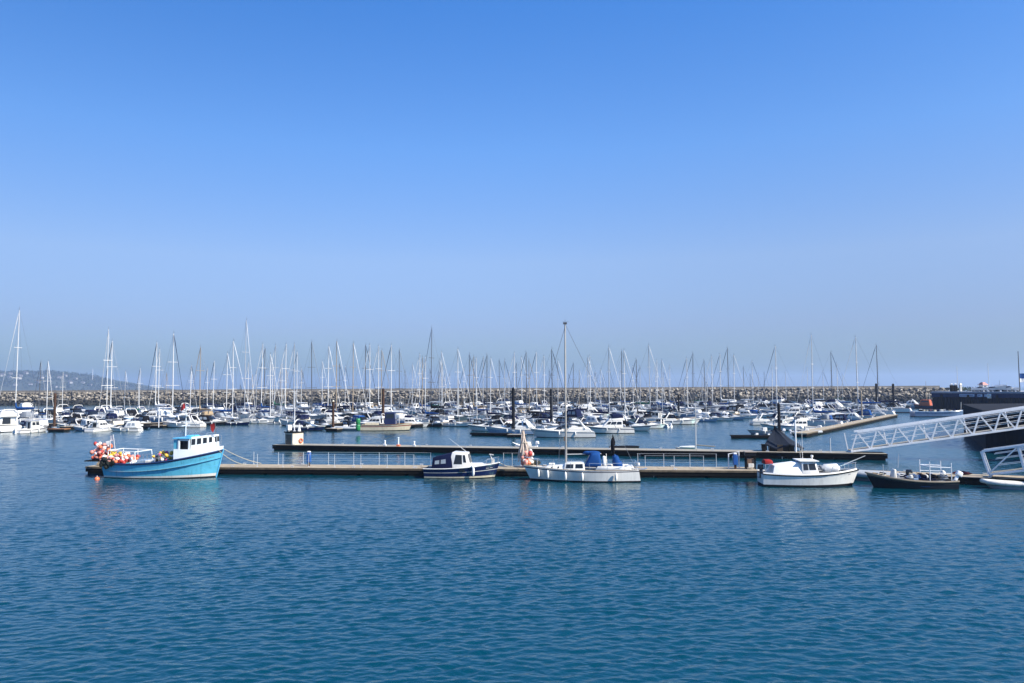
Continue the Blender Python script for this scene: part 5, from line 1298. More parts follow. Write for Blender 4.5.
for o, key, lb in BOATS:
    if lb: continue
    x, y, d = proj(o.location); grp_.setdefault((PDESC[key], sector(x)), []).append((d, o))
for (ds, sc), mem in grp_.items():
    mem.sort(key=lambda q: q[0])
    if len(mem) == 1: mem[0][1]['label'] = ds+' '+sc; continue
    nm = len(mem)
    for i, (d, o) in enumerate(mem):
        rk = 'nearest' if i == 0 else ('farthest' if i == nm-1 else ordw[i]+' nearest')
        if nm == 2: rk = ('nearer', 'farther')[i]
        o['label'] = rk+' '+ds+' '+sc

# piles, fingers, drum
def pile(px_, ybase, ytop, m, r, label, cap=None, light=False):
    p = P(px_, ybase, 0); top = V(px_, ytop, p.y).z
    o = thing('mooring_pile', label, 'pile', (p.x, p.y, 0), 0, 'mooring piles of the marina')
    mb = MB(); mb.tube((0, 0, -1), (0, 0, top), r, r*.97, 12); mb.build('shaft', M[m], o, smooth=50)
    mb = MB(); mb.tube((0, 0, top), (0, 0, top+.25), r*1.05, r*.35, 12); mb.build('cap', M[cap or m], o, smooth=40)
    mb = MB(); mb.path([((r+.14)*math.cos(a), (r+.14)*math.sin(a), .55) for a in [2*PI*k/12 for k in range(13)]], .07, 6); mb.build('guide_ring', M['galv'], o)
    DOTS.append((p.x, p.y, r)); return o
pile(54, 430.5, 394.5, 'rust', .21, 'brown rusty pile on the small orange-brown pontoon near the hill')
pile(333, 431.2, 401.5, 'rust', .20, 'brown pile with cream top beside the green drum', 'cream')
pile(383, 425, 389.5, 'rust', .26, 'tall brown pile just behind the cream workboat\'s wheelhouse')
pile(513.5, 434.6, 389, 'pile_dark', .24, 'thick black pile on the dark finger behind the marker poles')
pile(551, 425.5, 390, 'pile_dark', .21, 'dark pile just before the sailboat\'s tall mast')
pile(679, 417, 395.5, 'pile_dark', .2, 'dark pile above the green sailing dinghy')
pile(779.5, 436.5, 404.5, 'pile_dark', .2, 'black pile rising behind the dark tarpaulin tent')
pile(877, 410.5, 384.2, 'pile_dark', .3, 'first of two thick dark piles above the long gangway')
pile(894, 411.5, 384.5, 'pile_dark', .31, 'second of two thick dark piles above the long gangway, nearer the quay')
pile(862, 419, 392, 'spar_brown', .15, 'slim weathered pile behind the inflatables\' walkway')
def finger(px0, y0, px1, y1, w, label, m='timber', z=.45):
    a = P(px0, y0, 0); b = P(px1, y1, 0); d = b-a; r = thing('pontoon_finger', label, 'pontoon', a, math.atan2(d.y, d.x), 'short pontoon fingers in the marina')
    Ln = d.length; mb = MB(); mb.box((Ln/2, w/2, z), (Ln, w, .1)); mb.build('deck', M[m], r)
    mb = MB(); mb.box((Ln/2, .02, z-.1), (Ln, .06, .24)); mb.build('fascia_board', M['tarred'] if m != 'rust' else M['rust'], r)
    mb = MB(); mb.box((Ln/2, w/2, z/2-.15), (Ln*.94, w*.9, z)); mb.build('float', M['float_dark'], r, bevel=.04)
M['orange_deck'] = mat('orange_brown_decking', (.36, .17, .07), .8, var=.3, vscale=3)
finger(47, 432, 64, 432, 1.6, 'small orange-brown pontoon at the foot of the rusty pile', 'orange_deck')
finger(149, 428, 163, 428, 1.6, 'short tan pontoon with slim white pole beyond the fishing boat', 'timber')
finger(470, 435.8, 509, 436.6, 1.2, 'dark low pontoon finger under the white cruiser\'s bow', 'tarred', .38)
finger(507, 437.4, 524, 437.6, 1.6, 'pale weathered pontoon at the foot of the thick black pile', 'timber_grey', .35)
finger(731, 438.6, 776, 438.8, 1.3, 'dark low pontoon finger running to the black tent', 'tarred', .38)
finger(325, 431.5, 337, 431.8, 1.5, 'small tan pontoon at the foot of the cream-topped pile', 'timber')
o = thing('white_post', 'slim white post on the short tan pontoon beyond the fishing boat', 'post', P(157, 427.6, .45)+Vector((0, .6, 0)), 0)
mb = MB(); mb.tube((0, 0, 0), (0, 0, 3.3), .06, n=7); mb.build('shaft', M['alu'], o); mb = MB(); mb.ball((0, 0, 3.3), .1, 8, 6); mb.build('cap', M['alu'], o, smooth=60)
o = thing('green_drum', 'bright green drum stack on the grey boat beside the cream-topped pile', 'drum', P(358, 430.3, .6)+Vector((0, 0, 0)), 0)
gm = mat('bright_green_plastic', (.02, .22, .06), .4, var=.2)
for z0, z1 in ((0, .85), (.9, 1.75)):
    mb = MB(); mb.path([(0, 0, z0), (0, 0, z0+.05), (0, 0, z1-.05), (0, 0, z1)], .4, 14, radii=[.30, .34, .34, .30]); mb.build('drum_body', gm, o, smooth=40)
mb = MB()
for z in (.3, .6, 1.2, 1.5): mb.path([(.35*math.cos(a), .35*math.sin(a), z) for a in [2*PI*k/12 for k in range(13)]], .025, 5)
mb.build('rim', gm, o)
# red ensign and dark furled sail seen above the fishing boat's wheelhouse
o = thing('red_ensign', 'red flag flying among the boats above the fishing boat\'s wheelhouse', 'flag', P(186, 423.5, 0), 0)
mb = MB(); mb.tube((0, 0, .5), (-.2, 0, 4.3), .03, n=5); mb.build('staff', M['spar_white'], o)
mb = MB(); mb.loft([[(-.2-.1*k, .08*math.sin(k), 4.2-.05*k-.2*(k == 5)), (-.15-.12*k, .1*math.sin(k+.6), 3.2-.1*k)] for k in range(9)], False, False); mb.build('flag_cloth', M['cl_red'], o, smooth=80)
# ------------------------------------------------------------------ breakwater
CRZ = 6.1
bwr = thing('breakwater', 'long rubble breakwater with low concrete wall closing the harbour behind the boats', 'breakwater', BW0, math.atan2(BWD.y, BWD.x))
LB = (BW1-BW0).length
mb = MB(); mb.prism([(-1, 0)]*0 or [(0, 0)], 0, 0) if False else None
mb = MB()
prof = [(-1.5, -2), (9.5, CRZ-.6), (15, CRZ-.3), (26, -2)]
mb.poly([(0, y, z) for y, z in prof]+[(LB, y, z) for y, z in prof], [(0, 1, 2, 3), (7, 6, 5, 4)]+[(k, 4+k, 4+(k+1) % 4, (k+1) % 4) for k in range(4)])
mb.build('rubble_core', mat('rubble_gap_shade', (.018, .017, .016), .95, var=.5, vscale=.6), bwr)  # core coloured near black for the shade in the gaps between rocks
mb = MB(); r5 = random.Random(9)
n = 40
for k in range(n): mb.box((LB/n*(k+.5), 13.2, CRZ+.1+r5.uniform(-.02, .02)), (LB/n-.04, .9, 1.35))
mb.build('crest_wall', mat('crest_concrete', (.20, .185, .165), .9, var=.3, vscale=.5, streak=.3), bwr)
mb = MB(); mb.box((LB/2, 11.5, CRZ-.25), (LB, 2.6, .3)); mb.build('crest_walk', mat('crest_slab', (.30, .26, .20), .9, var=.25, vscale=.7), bwr)
def rock_mat():
    m = bpy.data.materials.new('armour_rock'); m.use_nodes = True; nt = m.node_tree; N = nt.nodes; L = nt.links; b = N['Principled BSDF']; b.inputs['Roughness'].default_value = .9
    oi = N.new('ShaderNodeObjectInfo'); geo = N.new('ShaderNodeNewGeometry'); sp = N.new('ShaderNodeSeparateXYZ'); L.new(geo.outputs['Position'], sp.inputs[0])
    nz = N.new('ShaderNodeTexNoise'); nz.inputs['Scale'].default_value = .55; nz.inputs['Detail'].default_value = 5; L.new(geo.outputs['Position'], nz.inputs['Vector'])
    n2 = N.new('ShaderNodeTexNoise'); n2.inputs['Scale'].default_value = 2.5; n2.inputs['Detail'].default_value = 6; L.new(geo.outputs['Position'], n2.inputs['Vector'])
    cr = N.new('ShaderNodeValToRGB'); e = cr.color_ramp.elements
    e[0].position = .32; e[0].color = (.06, .055, .048, 1); e[1].position = .66; e[1].color = (.40, .35, .275, 1)
    x = cr.color_ramp.elements.new(.5); x.color = (.19, .165, .13, 1)
    L.new(nz.outputs['Fac'], cr.inputs[0])
    m1 = N.new('ShaderNodeMapRange'); m1.inputs[1].default_value = .3; m1.inputs[2].default_value = .7; m1.inputs[3].default_value = .72; m1.inputs[4].default_value = 1.15; L.new(n2.outputs['Fac'], m1.inputs[0])
    v = N.new('ShaderNodeVectorMath'); v.operation = 'SCALE'; L.new(cr.outputs[0], v.inputs[0]); L.new(m1.outputs[0], v.inputs['Scale'])
    # weed below the tide line
    ad = N.new('ShaderNodeMath'); ad.operation = 'MULTIPLY_ADD'; L.new(nz.outputs['Fac'], ad.inputs[0]); ad.inputs[1].default_value = 2.0; L.new(sp.outputs['Z'], ad.inputs[2])
    tl = N.new('ShaderNodeMapRange'); tl.inputs[1].default_value = 3.0; tl.inputs[2].default_value = 4.0; L.new(ad.outputs[0], tl.inputs[0])
    mx = N.new('ShaderNodeMix'); mx.data_type = 'RGBA'; L.new(tl.outputs[0], mx.inputs[0]); mx.inputs[6].default_value = (.016, .017, .014, 1); L.new(v.outputs[0], mx.inputs[7])
    L.new(mx.outputs[2], b.inputs['Base Color']); return m
RM = rock_mat()
def rock_verts(rr):
    vs = []
    for _ in range(15):
        v = Vector((rr.gauss(0, 1), rr.gauss(0, 1), rr.gauss(0, 1))).normalized(); k = rr.uniform(.8, 1.1); vs.append(Vector((v.x*k*rr.uniform(.9, 1.2), v.y*k, v.z*k*.85)))
    return vs
def rock_mesh(rr):
    bm = bmesh.new()
    for v in rock_verts(rr): bm.verts.new(v)
    g = bmesh.ops.convex_hull(bm, input=bm.verts)
    bmesh.ops.delete(bm, geom=[v for v in bm.verts if not v.link_faces], context='VERTS')
    bmesh.ops.bevel(bm, geom=bm.edges[:], offset=.07, segments=1, affect='EDGES', clamp_overlap=True)
    me = bpy.data.meshes.new('boulder'); bm.to_mesh(me); bm.free(); me.materials.append(RM); return me
r6 = random.Random(31); RMS = [rock_mesh(r6) for _ in range(10)]
cand = []
rows = 8
for j in range(rows):
    f = j/(rows-1)
    x = 0.0
    while x < LB:
        s = r6.choice((.55, .7, .8, .9, 1.0, 1.25)); x += s*1.55
        p = BW0+BWD*(x+r6.uniform(-.4, .4))+BWN*(-1.2+10.6*f+r6.uniform(-.7, .7)); p.z = -.4+(CRZ-.35)*f+r6.uniform(-.3, .45)
        px_, py_, d = proj(p)
        if px_ < -330 or px_ > 1120: continue
        vis = (1.0 if f > .5 else .5)*(1.5 if px_ < 155 or px_ > 640 else 1)*s/d*(1 if -5 < px_ < 915 else 0)
        cand.append((vis, p, s))
cand.sort(key=lambda q: -q[0])
bm_v, bm_f = [], []
for i, (vis, p, s) in enumerate(cand):
    me = r6.choice(RMS); rot = Matrix.Rotation(r6.uniform(0, 6.28), 3, 'Z') @ Matrix.Rotation(r6.uniform(-.6, .6), 3, 'X'); sc = (s*r6.uniform(.85, 1.25), s*r6.uniform(.85, 1.15), s*r6.uniform(.75, 1.05))
    if i < 300:
        o = bpy.data.objects.new('armour_boulder', me); COL.objects.link(o); o.location = p; o.rotation_euler = rot.to_euler(); o.scale = sc
        tag(o, 'pale tan armour boulder on the seaward-facing rubble of the harbour breakwater'.replace('seaward-facing ', 'sunlit '), 'boulder', 'armour boulders of the breakwater')
    else:
        b0 = len(bm_v); bm_v += [p+rot @ Vector((v.co.x*sc[0], v.co.y*sc[1], v.co.z*sc[2])) for v in me.vertices]; bm_f += [tuple(b0+k for k in q.vertices) for q in me.polygons]
me = bpy.data.meshes.new('rubble_slope'); me.from_pydata([tuple(v) for v in bm_v], [], bm_f); me.materials.append(RM)
o = bpy.data.objects.new('rubble_slope', me); COL.objects.link(o); tag(o, 'rough slope of the breakwater\'s remaining armour rocks, weed-dark at the waterline', 'rubble', None, 'stuff')

# ------------------------------------------------------------------ wooded hill behind the harbour
HY = 2700.0
def hill_top(px_):
    pts = [(-700, 68), (-200, 72), (-40, 71), (0, 70), (30, 71), (50, 71), (70, 66), (86, 58), (100, 46), (115, 34), (130, 22), (150, 9), (175, 2), (220, -4), (900, -4)]
    for (x0, y0), (x1, y1) in zip(pts, pts[1:]):
        if x0 <= px_ <= x1: return y0+(y1-y0)*(px_-x0)/(x1-x0)
    return -4
def hill_z(x, y):
    px_ = CX+FPX*x/HY; e = (y-HY)/420.0
    return (hill_top(px_)+6.0)*max(0, 1-e*e)**.8-6.0
mb = MB(); nx, ny = 120, 24
vs = []; fs = []
for i in range(nx+1):
    for j in range(ny+1):
        x = -3600+i*3000/nx; y = HY-420+j*840/ny; vs.append((x, y, hill_z(x, y)+ (2.5*math.sin(x*.031)*math.sin(y*.02+x*.01) if hill_z(x, y) > 0 else 0)))
for i in range(nx):
    for j in range(ny): a = i*(ny+1)+j; fs.append((a, a+ny+1, a+ny+2, a+1))
mb.poly(vs, fs); tag(mb.build('hill', mat('hill_grass', (.045, .06, .045), .95, var=.4, vscale=.01), smooth=80), kind='structure')
# woods on the hill: leaf clumps too many to count
r7 = random.Random(13); wv, wf = [], []
for k in range(2600):
    x = r7.uniform(-2500, -1230); y = HY+r7.uniform(-360, 60); z = hill_z(x, y)
    if z < 3: continue
    s = r7.uniform(4, 9)*(1 if z > 12 else .7)
    for q in range(9):
        c = Vector((x+r7.gauss(0, s*.45), y+r7.gauss(0, s*.45), z+r7.uniform(.1, 1.1)*s)); b0 = len(wv); q_ = s*r7.uniform(.25, .5)
        for _ in range(4): wv.append(tuple(c+Vector((r7.gauss(0, 1), r7.gauss(0, 1), r7.gauss(0, .8))).normalized()*q_))
        wf += [(b0, b0+1, b0+2), (b0, b0+2, b0+3), (b0, b0+3, b0+1), (b0+1, b0+3, b0+2)]
me = bpy.data.meshes.new('hillside_wood'); me.from_pydata(wv, [], wf); me.materials.append(mat('woodland_leaves', (.035, .055, .035), .9, var=.5, vscale=.02))
o = bpy.data.objects.new('hillside_wood', me); COL.objects.link(o); tag(o, 'woodland covering the distant hill behind the breakwater', 'woodland', None, 'stuff')
hw = mat('house_render', (.36, .35, .34), .8, var=.08, per=.12); hr = mat('house_slate', (.10, .09, .09), .8, var=.2)
mbw = MB(); mbw.box((0, 0, 2.4), (11, 8, 4.8)); wm = mbw.mesh('wall', hw)
mbr = MB(); mbr.poly([(-6, -4.6, 4.8), (6, -4.6, 4.8), (6, 4.6, 4.8), (-6, 4.6, 4.8), (-6, 0, 8), (6, 0, 8)], [(0, 1, 5, 4), (2, 3, 4, 5), (1, 2, 5), (3, 0, 4), (3, 2, 1, 0)]); rm = mbr.mesh('roof', hr)
wnm = MB()
for x in (-3.5, 0, 3.5): wnm.box((x, -4.03, 2.6), (1.5, .1, 1.6))
wnm = wnm.mesh('window', M['glass'])
hs = [(2, 377), (6, 376), (12, 378.5), (13, 375), (21, 380), (23, 377), (28, 374.6), (33, 385.5), (41, 383), (44, 379), (51, 377), (52, 379), (58, 388), (62, 379), (67, 377.2), (72, 384), (78, 380), (18, 386), (85, 384), (93, 386)]
for px_, py_ in hs:
    best = None
    for j in range(200):
        y = HY-400+j*2.2; p = V(px_, py_, y)
        if hill_z(p.x, y) >= p.z-1: best = p; break
    if best is None: continue
    h = thing('hillside_house', 'tiny white house among trees on the distant wooded hill', 'house', best+Vector((0, -12, 1.5)), r7.uniform(-.5, .5), 'white houses on the wooded hill')
    k = r7.uniform(.75, 1.35); h.scale = (k, k, k)
    for nm2, me2 in (('wall', wm), ('roof', rm), ('window', wnm)):
        o = bpy.data.objects.new(nm2, me2); COL.objects.link(o); o.parent = h
pz = V(86, 383, HY-100)
mt = thing('hilltop_mast', 'slim white radio mast on the shoulder of the distant hill', 'radio mast', (pz.x, HY-60, hill_z(pz.x, HY-60)-2), 0)
mb = MB(); mb.tube((0, 0, 0), (0, 0, 42), 1.3, .6, 6); mb.build('tower', M['spar_white'], mt)
mb = MB()
for z in (30, 36): mb.tube((-2.5, 0, z), (2.5, 0, z), .5, n=5)
mb.build('antenna', M['spar_white'], mt)

# ------------------------------------------------------------------ quay
QA = P(933, 412.0, 0); QB = P(1024, 415.0, 0); QZ = V(950, 391.3, QA.y).z
QD = (QB-QA).normalized(); QB = QA+QD*95
quay = thing('quay', 'dark blue-black sheet-piled quay wall with pale coping beyond the gangway', 'quay', QA, math.atan2(QD.y, QD.x))
sheet = mat('dark_sheet_piling', (.006, .011, .022), .9, spec=.15, var=.5, vscale=.5, streak=.55)
mb = MB(); Lq = 95; st = .9; n = int(Lq/st); ring = []
pts = []
for k in range(n):
    x = k*st
    pts += [(x, 0), (x+st*.3, 0), (x+st*.45, .28), (x+st*.85, .28)]
lo = [Vector((x, y, -2)) for x, y in pts]; hi = [Vector((x, y, QZ-.45)) for x, y in pts]
mb.loft([lo, hi], False, False); mb.build('sheet_pile_face', sheet, quay)
mb = MB(); mb.box((Lq/2, 20.2, (QZ-.5)/2-1), (Lq, 39.6, QZ+1.4)); mb.build('quay_body', mat('quay_fill', (.04, .045, .055), .9, var=.3), quay)
mb = MB(); mb.box((Lq/2, 20, QZ-.22), (Lq+.3, 40.4, .44)); mb.build('coping', mat('coping_concrete', (.34, .36, .40), .85, var=.2, vscale=.8), quay, bevel=.04)
mb = MB(); mb.box((Lq/2, -.22, QZ-.95), (Lq, .06, 1.0)); mb.build('blue_fascia', mat('faded_blue_fascia', (.014, .034, .095), .8, spec=.2, var=.35, vscale=.35, streak=.5), quay)
mb = MB()
for k in range(12): mb.box((3+k*7.5, -.30, QZ*.45), (.5, .32, QZ*.8))
mb.build('fender_timbers', M['tarred'], quay)['kind'] = 'stuff'
mb = MB(); mb.path([(-.2, 2.5, .2), (-.6, 2.5, QZ*.5), (-.4, 2.5, QZ)], .5, 8); mb.build('corner_fender', M['tarred'], quay)
def onq(px_, dy=2.0):
    for t in range(0, 3000):
        p = QA+QD*(t*.03)+Vector((-QD.y, QD.x, 0))*dy
        if proj(p)[0] >= px_: break
    p.z = QZ; return p
# faint pale lettering strip on the fascia (unreadable in the photograph)
for px0, px1 in ((961, 976), (979, 984), (986, 988.5)):
    a = on_line(QA, QB, px0)-Vector((-QD.y, QD.x, 0))*.27; b = on_line(QA, QB, px1)-Vector((-QD.y, QD.x, 0))*.27
    mb = MB()
    sg = thing('quay_sign', {961: 'long pale sign strip on the blue fascia of the quay', 979: 'short pale sign on the quay fascia, beside the long strip', 986: 'smallest pale sign on the quay fascia, next to the lifebuoy'}[px0], 'sign', a, math.atan2(QD.y, QD.x))
    Ls = (b-a).length; mb.box((Ls/2, 0, QZ-.95), (Ls, .05, .62)); mb.build('board', mat('pale_sign_board', (.42, .52, .66), .5, var=.2), sg)
    mb = MB(); r8 = random.Random(px0); x = .25
    while x < Ls-.4:
        w_ = r8.uniform(.12, .3); mb.box((x+w_/2, -.03, QZ-.95), (w_, .02, .26)); x += w_+.1
    mb.build('lettering', mat('sign_lettering', (.05, .08, .18), .6), sg)
lb_ = thing('lifebuoy', 'white lifebuoy on the quay\'s blue fascia', 'lifebuoy', on_line(QA, QB, 991)-Vector((-QD.y, QD.x, 0))*.4+Vector((0, 0, QZ-1.1)), math.atan2(QD.y, QD.x))
mb = MB(); mb.path([(.42*math.cos(a), 0, .42*math.sin(a)) for a in [2*PI*k/16 for k in range(17)]], .17, 8); mb.build('ring', M['white'], lb_, smooth=60)
mb = MB(); mb.box((0, .08, 0), (1.1, .08, 1.1)); mb.build('backboard', M['white'], lb_, bevel=.05)
# dark pair of piles with pale lamps, white column
for px_, lbx in ((952.5, 'dark quay bollard tower with white lamp, nearest the quay corner'), (956.5, 'second dark quay post with white lamp, beside the tower at the quay corner')):
    o = thing('quay_lamp_post', lbx, 'lamp post', onq(px_, 1.2), 0)
    mb = MB(); mb.box((0, 0, .8), (.65, .65, 1.6)); mb.build('base', M['tarred'], o, bevel=.04)
    mb = MB(); mb.tube((0, 0, 1.6), (0, 0, 1.75), .12, n=8); mb.build('neck', M['galv'], o)
    mb = MB(); mb.path([(-.25, 0, 1.85), (.25, 0, 1.85)], .16, 8, radii=[.12, .17]); mb.build('lamp_head', M['white'], o, smooth=50)
o = thing('quay_column', 'pale square column with pointed white cap on the quay beside the lamp posts', 'column', onq(961.5, 1.0), 0)
mb = MB(); mb.box((0, 0, .85), (.5, .5, 1.7)); mb.build('shaft', M['offwhite'], o, bevel=.03); mb = MB(); mb.box((0, 0, 1.9), (.62, .62, .4), taper=.3); mb.build('cap', M['white'], o)
for px_, h_, lbx in ((958.7, 6.5, 'thin pale flagpole on the quay beside the lamp posts'), (990, 7.0, 'thin white flagpole on the quay above the lifebuoy')):
    o = thing('quay_pole', lbx, 'pole', onq(px_, 6), 0)
    mb = MB(); mb.tube((0, 0, 0), (0, 0, h_), .09, .05, 7); mb.build('shaft', M['spar_white'], o); mb = MB(); mb.box((0, 0, .1), (.4, .4, .2)); mb.build('foot', M['galv'], o)
o = thing('quay_flagpole', 'dark mast with blue and white flag at the quay, by the frame\'s edge', 'flagpole', onq(1021.0, 5), 0)
mb = MB(); mb.tube((0, 0, 0), (0, 0, 9.6), .13, .08, 8); mb.build('shaft', M['spar_dark'], o)
mb = MB(); mb.loft([[(.05+.25*k, .12*math.sin(k*.9), 4.3), (.05+.25*k, .12*math.sin(k*.9+.4), 3.1)] for k in range(8)], False, False); mb.build('flag_cloth', M['cl_blue'], o, smooth=80)
mb = MB(); mb.loft([[(.05+.25*k, .12*math.sin(k*.9), 3.09), (.05+.25*k, .12*math.sin(k*.9+.4), 2.2)] for k in range(8)], False, False); mb.build('flag_band', M['cl_white'], o, smooth=80)
kh_ = thing('quay_kiosk', 'small kiosk with red and white hipped roof on the quay', 'kiosk', onq(984, 12), .2)
mb = MB(); mb.box((0, 0, 1.0), (2.2, 2.2, 2.0)); mb.build('wall', M['offwhite'], kh_); mb = MB(); mb.box((0, 0, 2.5), (2.9, 2.9, .9), taper=.35); mb.build('roof', mat('pink_red_roof', (.55, .22, .18), .7, var=.2), kh_)
mb = MB(); mb.box((0, -1.11, 1.2), (1.2, .04, .9)); mb.build('hatch', M['glass'], kh_); kh_.scale = (.62, .62, .78)
# dinghies laid up on the quay under pale covers, in a row
KID2 = thing('laid_up_dinghy', None, 'dinghy', (0, 0, 0), 0, 'dinghies laid up on the quay')
h3 = Hull(3.6, 1.25, .5, .5, .7, .25, .8, .3, 0, .4, 2.3, 11); h3.shell([(1, 0), (.4, 0), (0, 0)], 'hull', [M['white']], KID2).location = (0, 0, .45)
o = h3.deck('cover', M['cl_white'], KID2, -.02, camber=.35); o.location = (0, 0, .45)
mb = MB()
for x in (-1, .9): mb.box((x, 0, .18), (.12, 1.1, .36))
mb.build('cradle', M['tarred'], KID2)
mb = MB(); mb.tube((-.3, 0, .8), (-.35, 0, 2.2), .05, n=6); mb.build('mast_stub', M['spar_white'], KID2)
collect_kids()
for i, (px_, hd, ex) in enumerate(((976, -1.2, 'nearest the lamp posts'), (980.5, -1.5, 'second from the lamp posts'), (985, -1.0, 'below the red-roofed kiosk'), (994, -1.4, 'just past the white flagpole'), (1002, -1.1, 'largest, midway to the dark flagpole'), (1009, -1.6, 'one before the dark flagpole'), (1017, -1.2, 'beside the dark flagpole'))):
    o = KID2 if i == 0 else copy_tree(KID2)
    o.location = onq(px_, 2.2); o.rotation_euler = (0, 0, -1.45+.25*hd+.3); k = 1.0 if i == 4 else r7.uniform(.6, .8); o.scale = (k, k, k*1.25)
    if i % 2:
        cvr = [c_ for c_ in o.children if c_.name.startswith('cover')][0]; cvr.material_slots[0].link = 'OBJECT'; cvr.material_slots[0].material = M['cl_navy']
    o['label'] = ('navy' if i % 2 else 'white')+' covered dinghy laid up on the quay, '+ex
# bush on the quay
bu = thing('quay_bush', 'dark green bush on the quay just past the lamp posts', 'bush', onq(968, 5), 0)
v_, f_ = [], []
for k in range(700):
    a = r7.uniform(0, 6.28); q_ = r7.random()**.5; c = Vector((3.4*q_*math.cos(a), 1.2*q_*math.sin(a), .2+r7.random()*1.1*(1-q_*.5))); b0 = len(v_)
    for _ in range(3): v_.append(tuple(c+Vector((r7.gauss(0, .13), r7.gauss(0, .13), r7.gauss(0, .13)))))
    f_.append((b0, b0+1, b0+2))
me = bpy.data.meshes.new('foliage'); me.from_pydata(v_, [], f_); me.materials.append(mat('bush_leaves', (.03, .055, .02), .8, var=.4)); o = bpy.data.objects.new('foliage', me); COL.objects.link(o); o.parent = bu
mb = MB()
for k in range(5): mb.tube((r7.uniform(-1, 1), 0, 0), (r7.uniform(-2, 2), r7.uniform(-.5, .5), .9), .04, n=5)
mb.build('stem', M['tarred'], bu)
# nearer, lower quay on the right
KA = P(964, 432.5, 0); KZ = 4.15; KB = P(988, 452, 0)
KC = P(986, 449.5, 0); kd = (KB-KA).normalized(); kn = Vector((-kd.y, kd.x, 0))
if kn.x < 0: kn = -kn
lq = thing('inner_quay', 'lower dark quay wall under the gangway with pale coping edge', 'quay', KA, 0)
mb = MB()
ring = [Vector((0, 0, 0)), (KC-KA), Vector((52.6, KC.y, 0))-KA, Vector((52.6, 38, 0))-KA, Vector((115, 38, 0))-KA, Vector((135, KA.y+6, 0))-KA]; NR = len(ring)
mb.poly([p+Vector((0, 0, -2)) for p in ring]+[p+Vector((0, 0, KZ-.3)) for p in ring], [tuple(range(NR)), tuple(range(2*NR-1, NR-1, -1))]+[(k, (k+1) % NR, NR+(k+1) % NR, NR+k) for k in range(NR)]); mb.build('wall', sheet, lq)
mb = MB(); c_ = sum(ring, Vector())/NR; ring2 = [p+(p-c_).normalized()*.15 for p in ring]
mb.poly([p+Vector((0, 0, KZ-.3)) for p in ring2]+[p+Vector((0, 0, KZ)) for p in ring2], [tuple(range(NR-1, -1, -1)), tuple(range(NR, 2*NR))]+[(k, (k+1) % NR, NR+(k+1) % NR, NR+k) for k in range(NR)]); mb.build('coping', mat('dark_coping', (.014, .015, .02), .95, spec=.15, var=.3), lq)
# orange lifeboat behind, blue open barge before the quay
lbt = thing('lifeboat', 'orange-topped lifeboat with dark hull lying before the breakwater beside the quay corner', 'lifeboat', P(926, 408.6, 0)+Vector((0, 0, 0)), PI*.5+.7)
lbt.scale = (.78, .78, .78); h4 = Hull(9, 3.4, 1.2, 1.2, 1.8, .5, .85, .6, 0, .4, 2.4, 13); h4.shell([(1, 0), (.85, 1), (.2, 2), (0, 2)], 'hull', [FC['orange'], M['navy'], M['red_hull']], lbt); h4.deck('deck', M['cl_grey'], lbt, .05)
c = Cab(-2, 2.2, 1.2, 3.4, 2.5, 2.0, .8, .4); mb = MB(); c.add(mb); mb.build('superstructure', mat('lifeboat_orange', (.50, .10, .025), .4, var=.1), lbt, bevel=.1)
for sd in (1, -1):
    w = MB(); c.pane(w, sd, .1, .9, .6, .85); w.build('window', M['glass'], lbt)
w = MB(); c.pane(w, 'f', .1, .9, .5, .9); w.build('window', M['glass'], lbt)
mb = MB(); mb.tube((-.3, 0, 3.3), (-.3, 0, 10.5), .09, .05, 6); mb.build('mast', M['cl_tan'], lbt)
mb = MB(); mb.tube((-1.5, 0, 3.3), (-1.5, 0, 6), .06, n=5); mb.build('aerial', M['offwhite'], lbt)
bg = thing('work_barge', 'low blue-grey barge heaped with gear in front of the dark quay', 'barge', P(940, 416.6, 0), -.12)
h5 = Hull(11.5, 3.4, 1.2, 1.1, 1.5, .4, .9, .5, 0, .2, 3, 13); h5.shell([(1, 0), (.8, 1), (.1, 2), (0, 2)], 'hull', [M['blue_hull'], mat('dull_blue_paint', (.12, .2, .34), .5, var=.25, streak=.3), M['antifoul']], bg); h5.deck('deck', M['cl_grey'], bg, .3); h5.rail('gunwale', M['blue_hull'], bg, .08)
for k in range(16):
    mb = MB(); x = -4.2+k*.55; mb.box((x, r7.uniform(-.9, .9), 1.15), (r7.uniform(.4, .8), r7.uniform(.4, .9), r7.uniform(.4, 1.0)), rot=Matrix.Rotation(r7.uniform(-.4, .4), 3, 'Z')); mb.build('gear_box', M[r7.choice(['cl_grey', 'offwhite', 'rope', 'cl_navy', 'tarred', 'rope'])], bg, bevel=.05)
mb = MB(); mb.tube((4.4, 0, 1.2), (4.5, 0, 3.2), .05, n=6); mb.build('post', M['offwhite'], bg)

